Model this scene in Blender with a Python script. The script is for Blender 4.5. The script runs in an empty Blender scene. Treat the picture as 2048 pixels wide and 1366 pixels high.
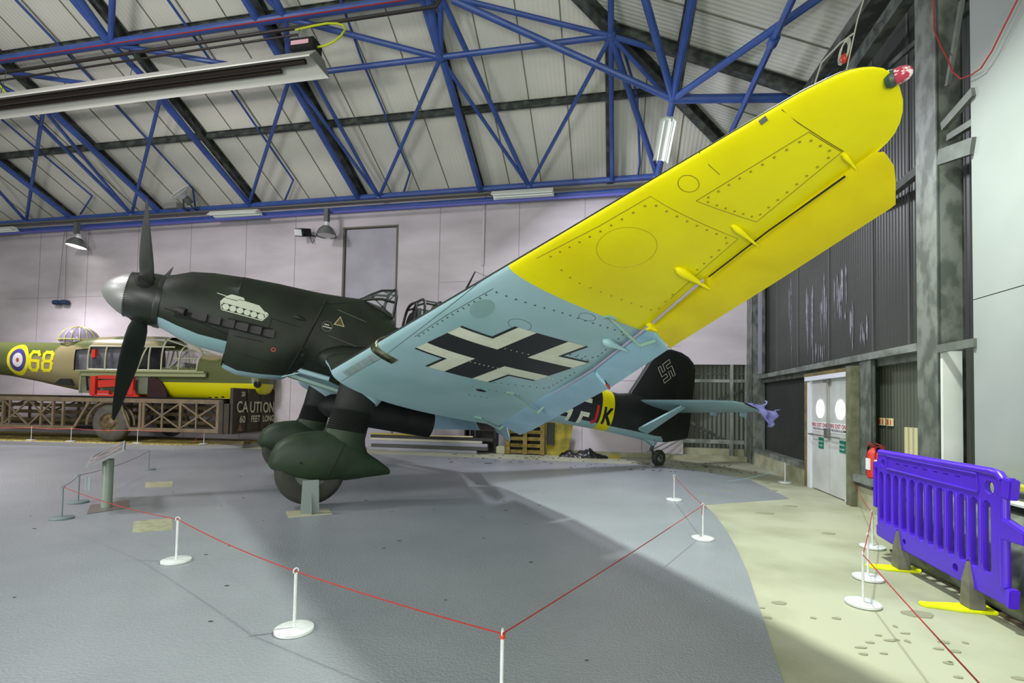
import bpy, bmesh, math, random
from mathutils import Vector, Matrix
random.seed(4)
PI = math.pi
sc = bpy.context.scene
COL = sc.collection

# ------------------------------------------------------------------ camera, world, lights, exposure
cd = bpy.data.cameras.new('camera'); cam = bpy.data.objects.new('camera', cd); COL.objects.link(cam); sc.camera = cam
cd.sensor_width = 36; cd.lens = 36*1015.0/2048; cd.shift_y = (771.25-683)/2048; cd.clip_end = 200; cd.clip_start = .05
cam.matrix_world = Matrix.Translation((0, 0, 1.3701)) @ Matrix.Rotation(PI/2+.0333, 4, 'X') @ Matrix.Rotation(.0185, 4, 'Z')
sc.view_settings.view_transform = 'Standard'; sc.view_settings.look = 'None'; sc.view_settings.gamma = 1
sc.view_settings.use_curve_mapping = False; sc.view_settings.exposure = 0.0
W = bpy.data.worlds.new('world'); sc.world = W; W.use_nodes = True
W.node_tree.nodes['Background'].inputs[0].default_value = (.82, .84, .82, 1); W.node_tree.nodes['Background'].inputs[1].default_value = .42
GW = .1983
ROOM = Matrix.Translation((6.001, 12.696, 0)) @ Matrix.Rotation(-GW, 4, 'Z')
def lamp(kind, loc, power, col=(1, 1, 1), size=.3, rot=None, to=None, spot=None, frame=None, name='hall_and_fill_light'):
    l = bpy.data.lights.new(name, kind); l.energy = power; l.color = col
    if kind == 'AREA': l.shape = 'DISK'; l.size = size
    else: l.shadow_soft_size = size
    if spot: l.spot_size = spot; l.spot_blend = .8
    o = bpy.data.objects.new(name, l); COL.objects.link(o)
    p = Vector(loc)
    if frame is not None: p = frame @ p
    q = Vector(to) if to is not None else p + Vector((0, 0, -1))
    o.location = p; o.rotation_euler = (q-p).to_track_quat('-Z', 'Y').to_euler()
    return o
# high bay lamps of the hall (most hang above the frame), plus added area fills behind the camera
lamp('SPOT', (1.9, 4.1, 5.6), 1750, (.93, 1, .9), .14, spot=2.15)
lamp('SPOT', (-20.34, -2.6, 5.9), 1500, (1, .93, 1), .2, spot=2.4, frame=ROOM)
lamp('SPOT', (-11.5, 2.2, 6.5), 900, (.97, .95, 1), .25, spot=2.2, to=(-9, 6.5, 0))
lamp('AREA', (-4.5, -1.5, 3.5), 210, (.95, 1, 1), 2.5, to=(-.5, 6, 2.0))  # added fill behind the camera, brightens the near wing and nose
lamp('AREA', (1.5, -3.5, 3.5), 90, (.97, 1, .93), 2.5, to=(2.5, 7, 2.2))  # weaker added fill behind the camera for the right side
lamp('AREA', (-9, 5.5, 7.4), 480, (1, .91, .97), 1.2, to=(-9, 10, 0))
lamp('AREA', (-5.0, -3.2, 6.2), 320, (.88, .88, 1), 1.0, to=(5.0, 11.0, 0), frame=ROOM)
lamp('AREA', (-10, -3.0, 1.2), 480, (1, 1, .97), 2.5, to=(-6, 10, 10))  # added low fill aimed up to brighten roof and wing underside
lamp('AREA', (0, -3.0, 1.2), 250, (1, 1, .93), 2.0, to=(1.0, 8, 9))  # second added upward fill, no fitting of the hall

# ------------------------------------------------------------------ materials
def lin(h):
    if isinstance(h, str): h = tuple(int(h[i:i+2], 16)/255 for i in (0, 2, 4))
    return tuple((c/12.92 if c <= .04045 else ((c+.055)/1.055)**2.4) for c in h)
MATS = {}
def mat(name, col, rough=.6, metal=0, col2=None, scale=3, detail=5, lo=.35, hi=.65, bump=0, bscale=None, stretch=(1, 1, 1), emit=None, estr=1, alpha=None, spec=.5):
    if name in MATS: return MATS[name]
    m = bpy.data.materials.new(name); m.use_nodes = True; MATS[name] = m
    nt = m.node_tree; b = nt.nodes['Principled BSDF']
    c = lin(col); b.inputs['Base Color'].default_value = (*c, 1); b.inputs['Roughness'].default_value = rough; b.inputs['Metallic'].default_value = metal
    b.inputs['Specular IOR Level'].default_value = spec
    if col2 or bump:
        tc = nt.nodes.new('ShaderNodeTexCoord'); mp = nt.nodes.new('ShaderNodeMapping'); mp.inputs['Scale'].default_value = stretch
        nt.links.new(tc.outputs['Object'], mp.inputs[0])
        nz = nt.nodes.new('ShaderNodeTexNoise'); nz.inputs['Scale'].default_value = scale; nz.inputs['Detail'].default_value = detail
        nt.links.new(mp.outputs[0], nz.inputs[0])
        if col2:
            r = nt.nodes.new('ShaderNodeValToRGB'); r.color_ramp.elements[0].position = lo; r.color_ramp.elements[1].position = hi
            r.color_ramp.elements[0].color = (*c, 1); r.color_ramp.elements[1].color = (*lin(col2), 1)
            nt.links.new(nz.outputs[0], r.inputs[0]); nt.links.new(r.outputs[0], b.inputs['Base Color'])
        if bump:
            if bscale:
                n2 = nt.nodes.new('ShaderNodeTexNoise'); n2.inputs['Scale'].default_value = bscale; n2.inputs['Detail'].default_value = 3; nt.links.new(tc.outputs['Object'], n2.inputs[0])
            else: n2 = nz
            bp = nt.nodes.new('ShaderNodeBump'); bp.inputs['Strength'].default_value = bump; bp.inputs['Distance'].default_value = .02
            nt.links.new(n2.outputs[0], bp.inputs['Height']); nt.links.new(bp.outputs[0], b.inputs['Normal'])
    if emit: b.inputs['Emission Color'].default_value = (*lin(emit), 1); b.inputs['Emission Strength'].default_value = estr
    if alpha is not None: b.inputs['Alpha'].default_value = alpha
    return m
def ribbed(name, col, col2, axis=0, period=.2, rough=.45, metal=.2, depth=.6, nscale=.7, seam=0, stain=None):
    """sheet metal with folded ribs running across `axis`"""
    m = mat(name, col, rough, metal, col2, nscale, lo=.3, hi=.7)
    nt = m.node_tree; b = nt.nodes['Principled BSDF']
    tc = nt.nodes.new('ShaderNodeTexCoord'); sp = nt.nodes.new('ShaderNodeSeparateXYZ'); nt.links.new(tc.outputs['Object'], sp.inputs[0])
    def math_(op, a, v=None, w=None):
        n = nt.nodes.new('ShaderNodeMath'); n.operation = op; nt.links.new(a, n.inputs[0])
        if v is not None:
            if isinstance(v, (int, float)): n.inputs[1].default_value = v
            else: nt.links.new(v, n.inputs[1])
        return n.outputs[0]
    s = math_('MULTIPLY', sp.outputs[axis], 2*PI/period); s = math_('SINE', s); 
    bp = nt.nodes.new('ShaderNodeBump'); bp.inputs['Strength'].default_value = depth; bp.inputs['Distance'].default_value = .012
    nt.links.new(s, bp.inputs['Height']); nt.links.new(bp.outputs[0], b.inputs['Normal'])
    if stain:
        nz = nt.nodes.new('ShaderNodeTexNoise'); nz.inputs['Scale'].default_value = 1; nz.inputs['Detail'].default_value = 6
        mp = nt.nodes.new('ShaderNodeMapping'); mp.inputs['Scale'].default_value = stain[1]; nt.links.new(tc.outputs['Object'], mp.inputs[0]); nt.links.new(mp.outputs[0], nz.inputs[0])
        r = nt.nodes.new('ShaderNodeValToRGB'); r.color_ramp.elements[0].position = stain[2]; r.color_ramp.elements[1].position = stain[2]+.05
        r.color_ramp.elements[0].color = (0, 0, 0, 1); r.color_ramp.elements[1].color = (1, 1, 1, 1); nt.links.new(nz.outputs[0], r.inputs[0])
        mx = nt.nodes.new('ShaderNodeMix'); mx.data_type = 'RGBA'
        old = b.inputs['Base Color'].links[0].from_socket
        nt.links.new(r.outputs[0], mx.inputs[0]); nt.links.new(old, mx.inputs[6]); mx.inputs[7].default_value = (*lin(stain[0]), 1)
        nt.links.new(mx.outputs[2], b.inputs['Base Color'])
    return m
m_green = mat('dark green paint', '232d1e', .5, 0, '161d14', 1.8, detail=8, bump=.08, bscale=9, spec=.35)
m_green2 = mat('spat green paint', '2a3b26', .5, 0, '1d2a1d', 2.2, detail=7, spec=.3)
m_tail = mat('black green paint', '181c17', .5, 0, '191d19', 2)
m_blue = mat('light blue paint', '92b2b8', .42, 0, '7fa6a4', 1.3, detail=8, lo=.42, hi=.75, bump=.05, bscale=8)
m_blue2 = mat('flap blue paint', '7c9fb0', .45, 0, '86abbc', 3)
m_yel = mat('yellow paint', 'd8d100', .45, 0, 'c9bd00', 1.3, detail=8, lo=.4, hi=.75, spec=.25, bump=.05, bscale=8)
m_black = mat('matt black paint', '131615', .6, 0, '191d1b', 5, spec=.3)
m_white = mat('marking white', 'd3d9c3', .6, 0, 'c6ccb4', 4)
m_line = mat('panel line', '3c4a48', .8)
m_rivet = mat('rivet', '48585a', .5, .2)
m_rub = mat('tyre rubber', '23261f', .75, 0, '2f3229', 6)
m_rub2 = mat('grey tyre', '4a4842', .8, 0, '5a564c', 5)
m_steel = mat('galvanised steel', '8f968f', .45, .35, '6a7268', 4, lo=.4, hi=.6, bump=.05)
m_galv = mat('galvanised column', '7c827a', .45, .4, '585f57', 6.5, detail=6, lo=.42, hi=.58, stretch=(1, 1, .6))
m_spin = mat('bare metal spinner', '8f928d', .4, .35, '7f837e', 4)
m_prop = mat('propeller black', '1a1f18', .38, 0, '22281e', 3)
m_tblue = mat('truss blue', '3b589c', .38, .0, '334d8c', 3)
m_dsteel = mat('dark roof steel', '3c413c', .6, .3, '5a615a', 5, lo=.45, hi=.6)
m_glass = mat('clear glass', 'dfe8e8', .05, 0, alpha=.09)
m_red = mat('red paint', 'bf2a18', .5)
m_rope = mat('red rope', '9c2018', .7)
m_ropew = mat('grey rope', '6a5f5a', .7)
m_wplas = mat('white painted steel', 'd0d5d3', .5, 0, 'c2c8c5', 12)
m_gplas = mat('grey painted steel', '6f7e7e', .5)
m_brown = mat('trailer brown paint', '7a6b50', .6, 0, '655843', 4)
m_dbrown = mat('dark trailer paint', '332c22', .7, 0, '3f372a', 4)
m_dark = mat('dark recess', '0d0e0c', .9)
m_purple = mat('purple plastic', '4a20c8', .32, 0, '4420b4', 4, bump=.03)
m_fyel = mat('yellow plastic foot', 'd6e000', .45)
m_conc = mat('plinth concrete', 'a5a68a', .85, 0, '85866a', 3, detail=8)
m_wconc = mat('white concrete', 'c6cbc4', .8, 0, 'b2b9b0', 1.5, detail=8)
m_wallw = mat('painted white wall', 'c8c2c5', .75, 0, 'a39da0', .7, detail=9, lo=.35, hi=.7, stretch=(.5, 1, 1.6))
m_wood = mat('raw pallet wood', '8a7836', .85, 0, '5f5526', 6, stretch=(1, 1, 5))
m_ply = mat('yellowed plywood', 'a1912e', .8, 0, '6e6a24', 3, lo=.4, hi=.6)
m_trim = mat('mustard trim', '7d7138', .75, 0, '5c5638', 6)
m_door = mat('pale door paint', 'bcc0ba', .6, 0, 'a8aca4', 2)
m_lit = mat('daylit porthole', 'ffffff', .3, emit='f0ecff', estr=2.6)
m_bulb = mat('lit lamp', 'ffffff', .3, emit='fffaf4', estr=9)
m_alu = mat('spun aluminium', '8c8f8b', .35, .7)
m_tubew = mat('white light fitting', 'dfe6de', .45, emit='e9f5e8', estr=.15)
m_matt = mat('straw matting', 'cdbf60', .95, 0, '756b30', 22, lo=.4, hi=.6, bump=.5)
m_kerb = mat('grey kerb', '8f8f8c', .7)
m_chrome = mat('polished strip', 'cdd0b0', .22, .9, '6f6f50', 7)
m_lav = mat('lavender cloth', 'a6a8ea', .7, 0, '9394d8', 9)
m_bbag = mat('black plastic bag', '121212', .3, bump=.6, bscale=14)
m_grey2 = mat('old paint patch', 'a2a486', .85, 0, '8b8e6c', 10)

# ------------------------------------------------------------------ mesh builder
class MB:
    def __init__(s): s.v = []; s.f = []; s.m = []
    def add(s, vs, fs, mi=0):
        o = len(s.v); s.v += [tuple(v) for v in vs]; s.f += [tuple(i+o for i in f) for f in fs]; s.m += ([mi]*len(fs) if isinstance(mi, int) else mi); return s
    def box(s, a, b, mi=0):
        x0, y0, z0 = a; x1, y1, z1 = b
        return s.add([(x0, y0, z0), (x1, y0, z0), (x1, y1, z0), (x0, y1, z0), (x0, y0, z1), (x1, y0, z1), (x1, y1, z1), (x0, y1, z1)],
                     [(0, 3, 2, 1), (4, 5, 6, 7), (0, 1, 5, 4), (1, 2, 6, 5), (2, 3, 7, 6), (3, 0, 4, 7)], mi)
    def beam(s, p, q, w, h, up=(0, 0, 1), mi=0):
        p, q = Vector(p), Vector(q); d = (q-p).normalized(); u = Vector(up); x = d.cross(u)
        if x.length < 1e-4: x = d.cross(Vector((1, 0, 0)))
        x.normalize(); u = x.cross(d).normalized(); x *= w/2; u *= h/2
        vs = [p-x-u, p+x-u, p+x+u, p-x+u, q-x-u, q+x-u, q+x+u, q-x+u]
        return s.add(vs, [(0, 3, 2, 1), (4, 5, 6, 7), (0, 1, 5, 4), (1, 2, 6, 5), (2, 3, 7, 6), (3, 0, 4, 7)], mi)
    def ibeam(s, p, q, w, h, t=.015, up=(0, 0, 1), mi=0):
        p, q = Vector(p), Vector(q); d = (q-p).normalized(); x = d.cross(Vector(up)).normalized(); u = x.cross(d)
        for sg in (-1, 1): s.beam(p+u*sg*(h/2-t/2), q+u*sg*(h/2-t/2), w, t, up, mi)
        return s.beam(p, q, t, h-t, up, mi)
    def path(s, pts, r, n=8, mi=0, closed=False, cap=True):
        P = [Vector(p) for p in pts]; rr = r if isinstance(r, (list, tuple)) else [r]*len(P); rings = []
        prev = None
        for i, p in enumerate(P):
            if closed: d = P[(i+1) % len(P)]-P[i-1]
            else: d = P[min(i+1, len(P)-1)]-P[max(i-1, 0)]
            d.normalize()
            if prev is None:
                x = d.orthogonal().normalized()
            else:
                x = prev-d*prev.dot(d)
                if x.length < 1e-5: x = d.orthogonal()
                x.normalize()
            prev = x; y = d.cross(x)
            rings.append([p+(x*math.cos(a)+y*math.sin(a))*rr[i] for a in [2*PI*k/n for k in range(n)]])
        return s.loft(rings, cap=cap and not closed, mi=mi, ring_closed=closed)
    def loft(s, rings, cap=True, mi=0, ring_closed=False, matf=None, skip=None):
        n = len(rings[0]); vs = [v for r in rings for v in r]; fs = []; ms = []
        R_ = len(rings)
        for i in range(R_ if ring_closed else R_-1):
            for j in range(n):
                if skip and skip(i, j): continue
                a = i*n+j; b = i*n+(j+1) % n; c = ((i+1) % R_)*n+(j+1) % n; d = ((i+1) % R_)*n+j
                fs.append((a, b, c, d)); ms.append(matf(i, j) if matf else mi)
        if cap:
            fs.append(tuple(range(n-1, -1, -1))); ms.append(matf(0, 0) if matf else mi)
            fs.append(tuple(range((R_-1)*n, R_*n))); ms.append(matf(R_-2, 0) if matf else mi)
        return s.add(vs, fs, ms)
    def lathe(s, prof, c=(0, 0, 0), ax=(0, 0, 1), n=24, mi=0, cap=True):
        c = Vector(c); ax = Vector(ax).normalized(); x = ax.orthogonal().normalized(); y = ax.cross(x)
        rings = [[c+ax*h+(x*math.cos(a)+y*math.sin(a))*max(r, 1e-4) for a in [2*PI*k/n for k in range(n)]] for r, h in prof]
        return s.loft(rings, cap=cap, mi=mi)
    def prism(s, poly, o, u, v, w, mi=0):
        """poly in (u,v) from origin o, extruded along w"""
        o, u, v, w = Vector(o), Vector(u), Vector(v), Vector(w); n = len(poly)
        A = [o+u*a+v*b for a, b in poly]; B = [p+w for p in A]
        return s.add(A+B, [tuple(range(n-1, -1, -1)), tuple(range(n, 2*n))]+[(i, (i+1) % n, n+(i+1) % n, n+i) for i in range(n)], mi)
    def disc(s, c, ax, r, t, n=20, mi=0): return s.lathe([(r, 0), (r, t)], c, ax, n, mi)

WORLD = Matrix.Identity(4)
# aeroplane frame: q = (x aft of the spinner tip, y to port, z above the thrust line)
YAW, PIT = .4985, .1727
AO = Vector((-5.542, 6.761, 2.852)); ABASE = Vector((2.9, 0, -2.33))
Hd = Vector((-math.cos(YAW), -math.sin(YAW), 0)); Pt = Vector((math.sin(YAW), -math.cos(YAW), 0))
FWD = Hd*math.cos(PIT)+Vector((0, 0, math.sin(PIT))); UPV = -Hd*math.sin(PIT)+Vector((0, 0, math.cos(PIT)))
AC = Matrix(((FWD.x, Pt.x, UPV.x, AO.x), (FWD.y, Pt.y, UPV.y, AO.y), (FWD.z, Pt.z, UPV.z, AO.z), (0, 0, 0, 1)))
TR = Matrix.Translation((-7.5, 13.4, 0)) @ Matrix.Rotation(-.09, 4, 'Z')

def tag(o, label=None, cat=None, group=None, kind=None):
    if label: o['label'] = label
    if cat: o['category'] = cat
    if group: o['group'] = group
    if kind: o['kind'] = kind
    return o
def thing(name, label, cat, frame, org, group=None, rz=0):
    o = bpy.data.objects.new(name, None); COL.objects.link(o); o.empty_display_size = .1
    o.matrix_world = frame @ Matrix.Translation(org) @ Matrix.Rotation(rz, 4, 'Z'); o['_org'] = [float(c) for c in org]
    return tag(o, label, cat, group)
def build(name, mb, mats, parent=None, frame=WORLD, org=None, smooth=None, bevel=0, flip=False, solid=0, label=None):
    """one mesh object; parts are given in the same coordinates as the thing they belong to"""
    me = bpy.data.meshes.new(name)
    if parent is not None:
        org = Vector(parent['_org'])
    vs = [Vector(v) for v in mb.v]
    if parent is None and org is None:
        lo = [min(v[i] for v in vs) for i in range(3)]; hi = [max(v[i] for v in vs) for i in range(3)]
        org = Vector(((lo[0]+hi[0])/2, (lo[1]+hi[1])/2, lo[2]))
    org = Vector(org)
    if flip: vs = [Vector((-(v.x-org.x), v.y-org.y, v.z-org.z)) for v in vs]
    else: vs = [v-org for v in vs]
    me.from_pydata(vs, [], mb.f); me.validate()
    mats = mats if isinstance(mats, (list, tuple)) else [mats]
    for m in mats: me.materials.append(m)
    if len(me.polygons) == len(mb.m):
        for p, i in zip(me.polygons, mb.m): p.material_index = i
    bm = bmesh.new(); bm.from_mesh(me)
    bmesh.ops.remove_doubles(bm, verts=bm.verts, dist=1e-5)
    bmesh.ops.recalc_face_normals(bm, faces=bm.faces)
    if bevel: bmesh.ops.bevel(bm, geom=[e for e in bm.edges if len(e.link_faces) == 2 and e.calc_face_angle(0) > .6], offset=bevel, segments=2, affect='EDGES')
    bm.to_mesh(me); bm.free()
    if smooth is not None:
        for p in me.polygons: p.use_smooth = True
        me.set_sharp_from_angle(angle=smooth)
    o = bpy.data.objects.new(name, me); COL.objects.link(o)
    if solid:
        md = o.modifiers.new('solid', 'SOLIDIFY'); md.thickness = solid; md.offset = 0
    if parent is not None:
        o.parent = parent; o['_org'] = parent['_org']
    else:
        o.matrix_world = frame @ Matrix.Translation(org); o['_org'] = [float(c) for c in org]
    if label: o['label'] = label
    return o
def builds(name, mb, mats, parent=None, frame=WORLD, **k):
    """every unconnected piece of mb becomes a part of its own"""
    par = list(range(len(mb.v)))
    def find(i):
        while par[i] != i: par[i] = par[par[i]]; i = par[i]
        return i
    for f in mb.f:
        for i in f[1:]: par[find(i)] = find(f[0])
    groups = {}
    for f, m in zip(mb.f, mb.m): groups.setdefault(find(f[0]), []).append((f, m))
    out = []
    for g in groups.values():
        idx = sorted({i for f, _ in g for i in f}); mp = {i: k_ for k_, i in enumerate(idx)}
        q = MB(); q.v = [mb.v[i] for i in idx]; q.f = [tuple(mp[i] for i in f) for f, _ in g]; q.m = [m for _, m in g]
        out.append(build(name, q, mats, parent, frame, **k))
    return out
def struct(name, mb, m, frame=WORLD, org=None, **k):
    o = build(name, mb, m, None, frame, org, **k); o['kind'] = 'structure'; return o
def copy_tree(o, parent=None):
    c = o.copy(); COL.objects.link(c)
    if parent is not None:
        c.parent = parent; c.matrix_parent_inverse = o.matrix_parent_inverse.copy()
    for ch in [x for x in bpy.data.objects if x.parent == o]: copy_tree(ch, c)
    return c

def decal_mesh(polys, surf, maxlen=.08):
    """flat outlines (u,v) tessellated, cut fine and wrapped on the surface surf(u,v)"""
    from mathutils.geometry import tessellate_polygon
    bm = bmesh.new()
    for poly in polys:
        loops = poly if isinstance(poly[0][0], (list, tuple)) else [poly]
        pts = [p for l in loops for p in l]
        vs = [bm.verts.new((p[0], p[1], 0)) for p in pts]
        for t in tessellate_polygon([[Vector((p[0], p[1], 0)) for p in l] for l in loops]):
            try: bm.faces.new([vs[i] for i in t])
            except ValueError: pass
    for _ in range(7):
        es = [e for e in bm.edges if e.calc_length() > maxlen]
        if not es: break
        bmesh.ops.subdivide_edges(bm, edges=es, cuts=1)
        bmesh.ops.triangulate(bm, faces=bm.faces)
    mb = MB(); bm.verts.index_update()
    mb.add([surf(v.co.x, v.co.y) for v in bm.verts], [tuple(v.index for v in f.verts) for f in bm.faces]); bm.free()
    return mb
def text_polys(txt, size=1, bold=0, sx=1):
    """text as a triangle soup of 2-D outlines, origin at its centre"""
    cu = bpy.data.curves.new('t', 'FONT'); cu.body = txt; cu.size = size; cu.offset = bold; cu.align_x = 'CENTER'; cu.align_y = 'CENTER'; cu.resolution_u = 4
    o = bpy.data.objects.new('t', cu); COL.objects.link(o); bpy.context.view_layer.update()
    me = bpy.data.meshes.new_from_object(o.evaluated_get(bpy.context.evaluated_depsgraph_get()))
    P = [[(me.vertices[i].co.x*sx, me.vertices[i].co.y) for i in f.vertices] for f in me.polygons]
    bpy.data.objects.remove(o); bpy.data.curves.remove(cu); bpy.data.meshes.remove(me)
    return P
def interp(x, T):
    if x <= T[0][0]: return T[0][1:]
    for a, b in zip(T, T[1:]):
        if x <= b[0]:
            k = (x-a[0])/(b[0]-a[0]+1e-9); return tuple(p+(q-p)*k for p, q in zip(a[1:], b[1:]))
    return T[-1][1:]
def circle(cx, cy, r, n=24, ry=None): return [(cx+r*math.cos(2*PI*k/n), cy+(ry or r)*math.sin(2*PI*k/n)) for k in range(n)]

# ================================================================== THE SETTING
# floor: cream concrete with the painted grey-blue display area
mc = mat('cream concrete floor', 'a6a991', .55, 0, '82856a', 1.1, detail=10, lo=.42, hi=.78, bump=.06, bscale=30)
mp_ = mat('grey blue floor paint', '90969a', .32, 0, '82888c', .8, detail=9, lo=.3, hi=.7, bump=.3, bscale=60)
fl = MB(); fl.add([(-34, -7, 0), (9, -7, 0), (9, 15, 0), (-34, 24, 0)], [(0, 1, 2, 3)]); struct('floor', fl, mc, org=(0, 0, 0))
edge = [(-30, -6), (.7, -6), (.85, 0), (1.05, 1.4), (1.22, 2.1), (1.44, 2.75), (1.62, 3.24), (1.8, 3.75), (1.98, 4.25), (2.2, 4.95), (2.405, 5.68), (2.58, 6.4), (2.706, 7.086), (4.205, 7.67), (4.5, 9.57), (4.25, 10.6), (3.19, 11.67), (.6, 12.2), (-4, 13.1), (-9, 13.9), (-30, 17)]
fp = MB(); fp.prism(edge, (0, 0, 0), (1, 0, 0), (0, 1, 0), (0, 0, .003)); o = struct('floor', fp, mp_, org=(0, 0, 0))
# scuffs: dark stains and worn patches on the floor
st = MB()
for (x, y, rx, ry) in [(2.75, 3.45, .10, .06), (3.3, 6.6, .12, .05), (3.9, 7.1, .10, .05), (3.6, 8.3, .1, .04), (1.9, 3.6, .05, .03), (3.5, 5.6, .07, .04), (4.3, 8.4, .1, .05), (3.0, 7.9, .08, .04), (4.6, 9.2, .09, .05), (2.2, 8.2, .07, .03)]+[(random.gauss(2.3, .3), random.gauss(2.9, .35), random.uniform(.01, .035), random.uniform(.008, .02)) for _ in range(26)]:
    st.prism([(x+rx*math.cos(a)*(1+.1*math.sin(3*a)), y+ry*math.sin(a)*(1+.12*math.cos(5*a))) for a in [k*PI/10 for k in range(20)]], (0, 0, 0), (1, 0, 0), (0, 1, 0), (0, 0, .005))
tag(build('floor_stain', st, mat('floor stain', '85876f', .6), org=(0, 0, 0)), 'scattered dark oily stains on the bare and painted floor', 'stain', kind='stuff')
dz_ = MB()
for i in range(150):
    x = random.uniform(-1.5, 5.2); y = 13.35-(x)*.2+random.uniform(-2.2, -.1); rx = random.uniform(.008, .035); a0 = random.random()*PI
    dz_.prism([(x+rx*math.cos(a)*(1+.4*math.sin(3*a+a0)), y+rx*.6*math.sin(a)) for a in [k*PI/4 for k in range(8)]], (0, 0, 0), (1, 0, 0), (0, 1, 0), (0, 0, random.uniform(.006, .012)))
for i in range(40):
    x = random.uniform(-6, 1); y = random.uniform(2, 9); rx = random.uniform(.008, .025)
    dz_.prism([(x+rx*math.cos(a), y+rx*.5*math.sin(a)) for a in [k*PI/3 for k in range(6)]], (0, 0, 0), (1, 0, 0), (0, 1, 0), (0, 0, .006))
tag(build('debris', dz_, mat('dark grit', '3c3a2e', .9), org=(0, 0, 0)), 'dark crumbs of dirt strewn over the floor, thickest along the far wall', 'dirt', kind='stuff')
for pts, lb in (([(-4.087, 5.573), (-3.785, 5.74), (-3.452, 5.251), (-3.761, 5.109)], 'pale green old paint patch on floor nearest the white rope post'),
                ([(-5.763, 8.071), (-5.423, 8.214), (-5.1, 7.718), (-5.425, 7.592)], 'smaller pale old paint patch on floor behind the information stand')):
    b = MB(); b.prism(pts, (0, 0, .001), (1, 0, 0), (0, 1, 0), (0, 0, .005)); tag(build('floor_patch', b, m_grey2), lb, 'patch')

# far wall
b = MB(); b.box((-30, 0, 0), (-11.27, .2, 7.3)); b.box((-9.6, 0, 0), (-1.63, .2, 7.3)); b.box((-11.27, 0, 6.42), (-9.6, .2, 7.3)); b.box((-1.63, 0, 2.43), (.0, .2, 7.3))
struct('wall_back', b, m_wallw, ROOM, org=(0, 0, 0))
b = MB(); b.box((-11.27, .06, 0), (-9.6, .2, 6.42)); d2 = struct('door_2', b, mat('grey sliding panel', 'a4a3ab', .6, 0, '97969d', 1.5), ROOM)
b = MB(); b.box((-11.31, -.02, 0), (-11.25, .06, 6.45)); b.box((-9.62, -.02, 0), (-9.57, .06, 6.45)); b.box((-11.31, -.02, 6.42), (-9.57, .05, 6.47)); struct('trim_1', b, mat('dark door frame', '5c5d50', .7), ROOM)
b = MB()
for a in (-8.3, -6.99, -6.0, -4.2, -2.66, -12.9, -14.6, -16.6, -18.6, -20.6, -22.6): b.box((a-.006, -.006, .1), (a+.006, .01, 7))
for z, a0, a1 in ((4.62, -24, -12), (4.75, -8.3, -1.7), (2.9, -9.5, -1.7), (2.0, -9.5, -1.7)): b.box((a0, -.004, z-.004), (a1, .01, z+.004))
struct('trim_2', b, mat('wall joint', '8a858a', .8), ROOM)
b = MB(); b.box((-7.04, -.05, 5.18), (-6.98, 0, 7.2)); b.box((-2.62, -.03, 2.0), (-2.58, 0, 2.45)); struct('trim_3', b, mat('white trunking', 'b9b6ba', .6), ROOM)
# lower bay at the corner: open steel studs before ribbed cladding
m_cladg = ribbed('ribbed grey cladding', '6f7869', '5a6355', 0, .11, .5, .2, .9)
b = MB(); b.box((-1.7, .42, .1), (.1, .46, 2.6)); struct('wall_back', b, m_cladg, ROOM)
b = MB(); b.box((-9.6, -.03, 0), (-1.62, .06, .13)); b.box((-1.65, -.06, 0), (.06, .4, .13)); struct('baseboard_back', b, m_conc, ROOM)
b = MB()
for a in (-.47, -.12): b.box((a-.035, .0, .13), (a+.035, .09, 2.43))
b.box((-1.62, .1, 1.98), (.0, .2, 2.06)); b.box((-1.62, .1, .42), (0, .24, .52)); b.box((-1.62, .1, .13), (0, .2, .3), 1)
b.beam((-1.7, .25, 1.15), (-.1, .25, 1.8), .06, .08, mi=2); b.beam((-1.7, .25, 1.1), (-.5, .25, .45), .06, .08, mi=2); b.box((-1.62, .12, 2.18), (0, .15, 2.21), 2)
struct('trim_4', b, [m_steel, m_conc, m_dsteel], ROOM)
# right wall: dark ribbed cladding above a rail, galvanised columns
m_cladd = ribbed('ribbed dark cladding', '4c504a', '3b3f39', 1, .075, .42, .25, .35)
m_cladl = ribbed('ribbed dark cladding low', '353a36', '2c312d', 1, .09, .45, .25, .3)
m_cladm = ribbed('ribbed green grey cladding', '5e6456', '50564a', 1, .075, .5, .2, .4)
b = MB(); b.box((.22, -8.9, 2.1), (.3, .3, 7.7)); struct('wall_right', b, m_cladd, ROOM, org=(0, 0, 0))
b = MB(); b.box((.2, -3.75, .2), (.28, .3, 2.1)); struct('wall_right', b, m_cladl, ROOM)
b = MB(); b.box((.2, -8.9, .2), (.28, -5.6, 2.1)); struct('wall_right', b, m_cladm, ROOM)
b = MB(); b.box((-.02, -7.1, 2.04), (.2, -.55, 2.13)); b.box((.1, -7.1, 1.95), (.2, -.55, 2.04)); struct('trim_5', b, m_steel, ROOM)
b = MB(); b.box((-.06, -3.7, 0), (.2, .06, .26)); b.box((-.02, -7.1, 0), (.2, -5.65, .3)); struct('baseboard_right', b, m_conc, ROOM)
b = MB(); b.box((.0, -3.7, .26), (.2, -.4, .36)); b.box((-.08, -7.15, .36), (.12, -5.66, .46)); struct('trim_6', b, m_steel, ROOM)
def column(a0, b0, w, d, z1, name):
    q = MB(); t = .02
    q.box((a0, b0-w, 0), (a0+t, b0, z1)); q.box((a0+d-t, b0-w, 0), (a0+d, b0, z1)); q.box((a0, b0-w, 0), (a0+d, b0-w+t, z1))
    return struct(name, q, m_galv, ROOM)
column(-.35, -7.75, .355, .22, 8, 'trim_7')
column(-.12, .0, .5, .3, 7.4, 'trim_8')
column(.0, -5.68, .34, .05, 2.04, 'trim_9')
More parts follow.
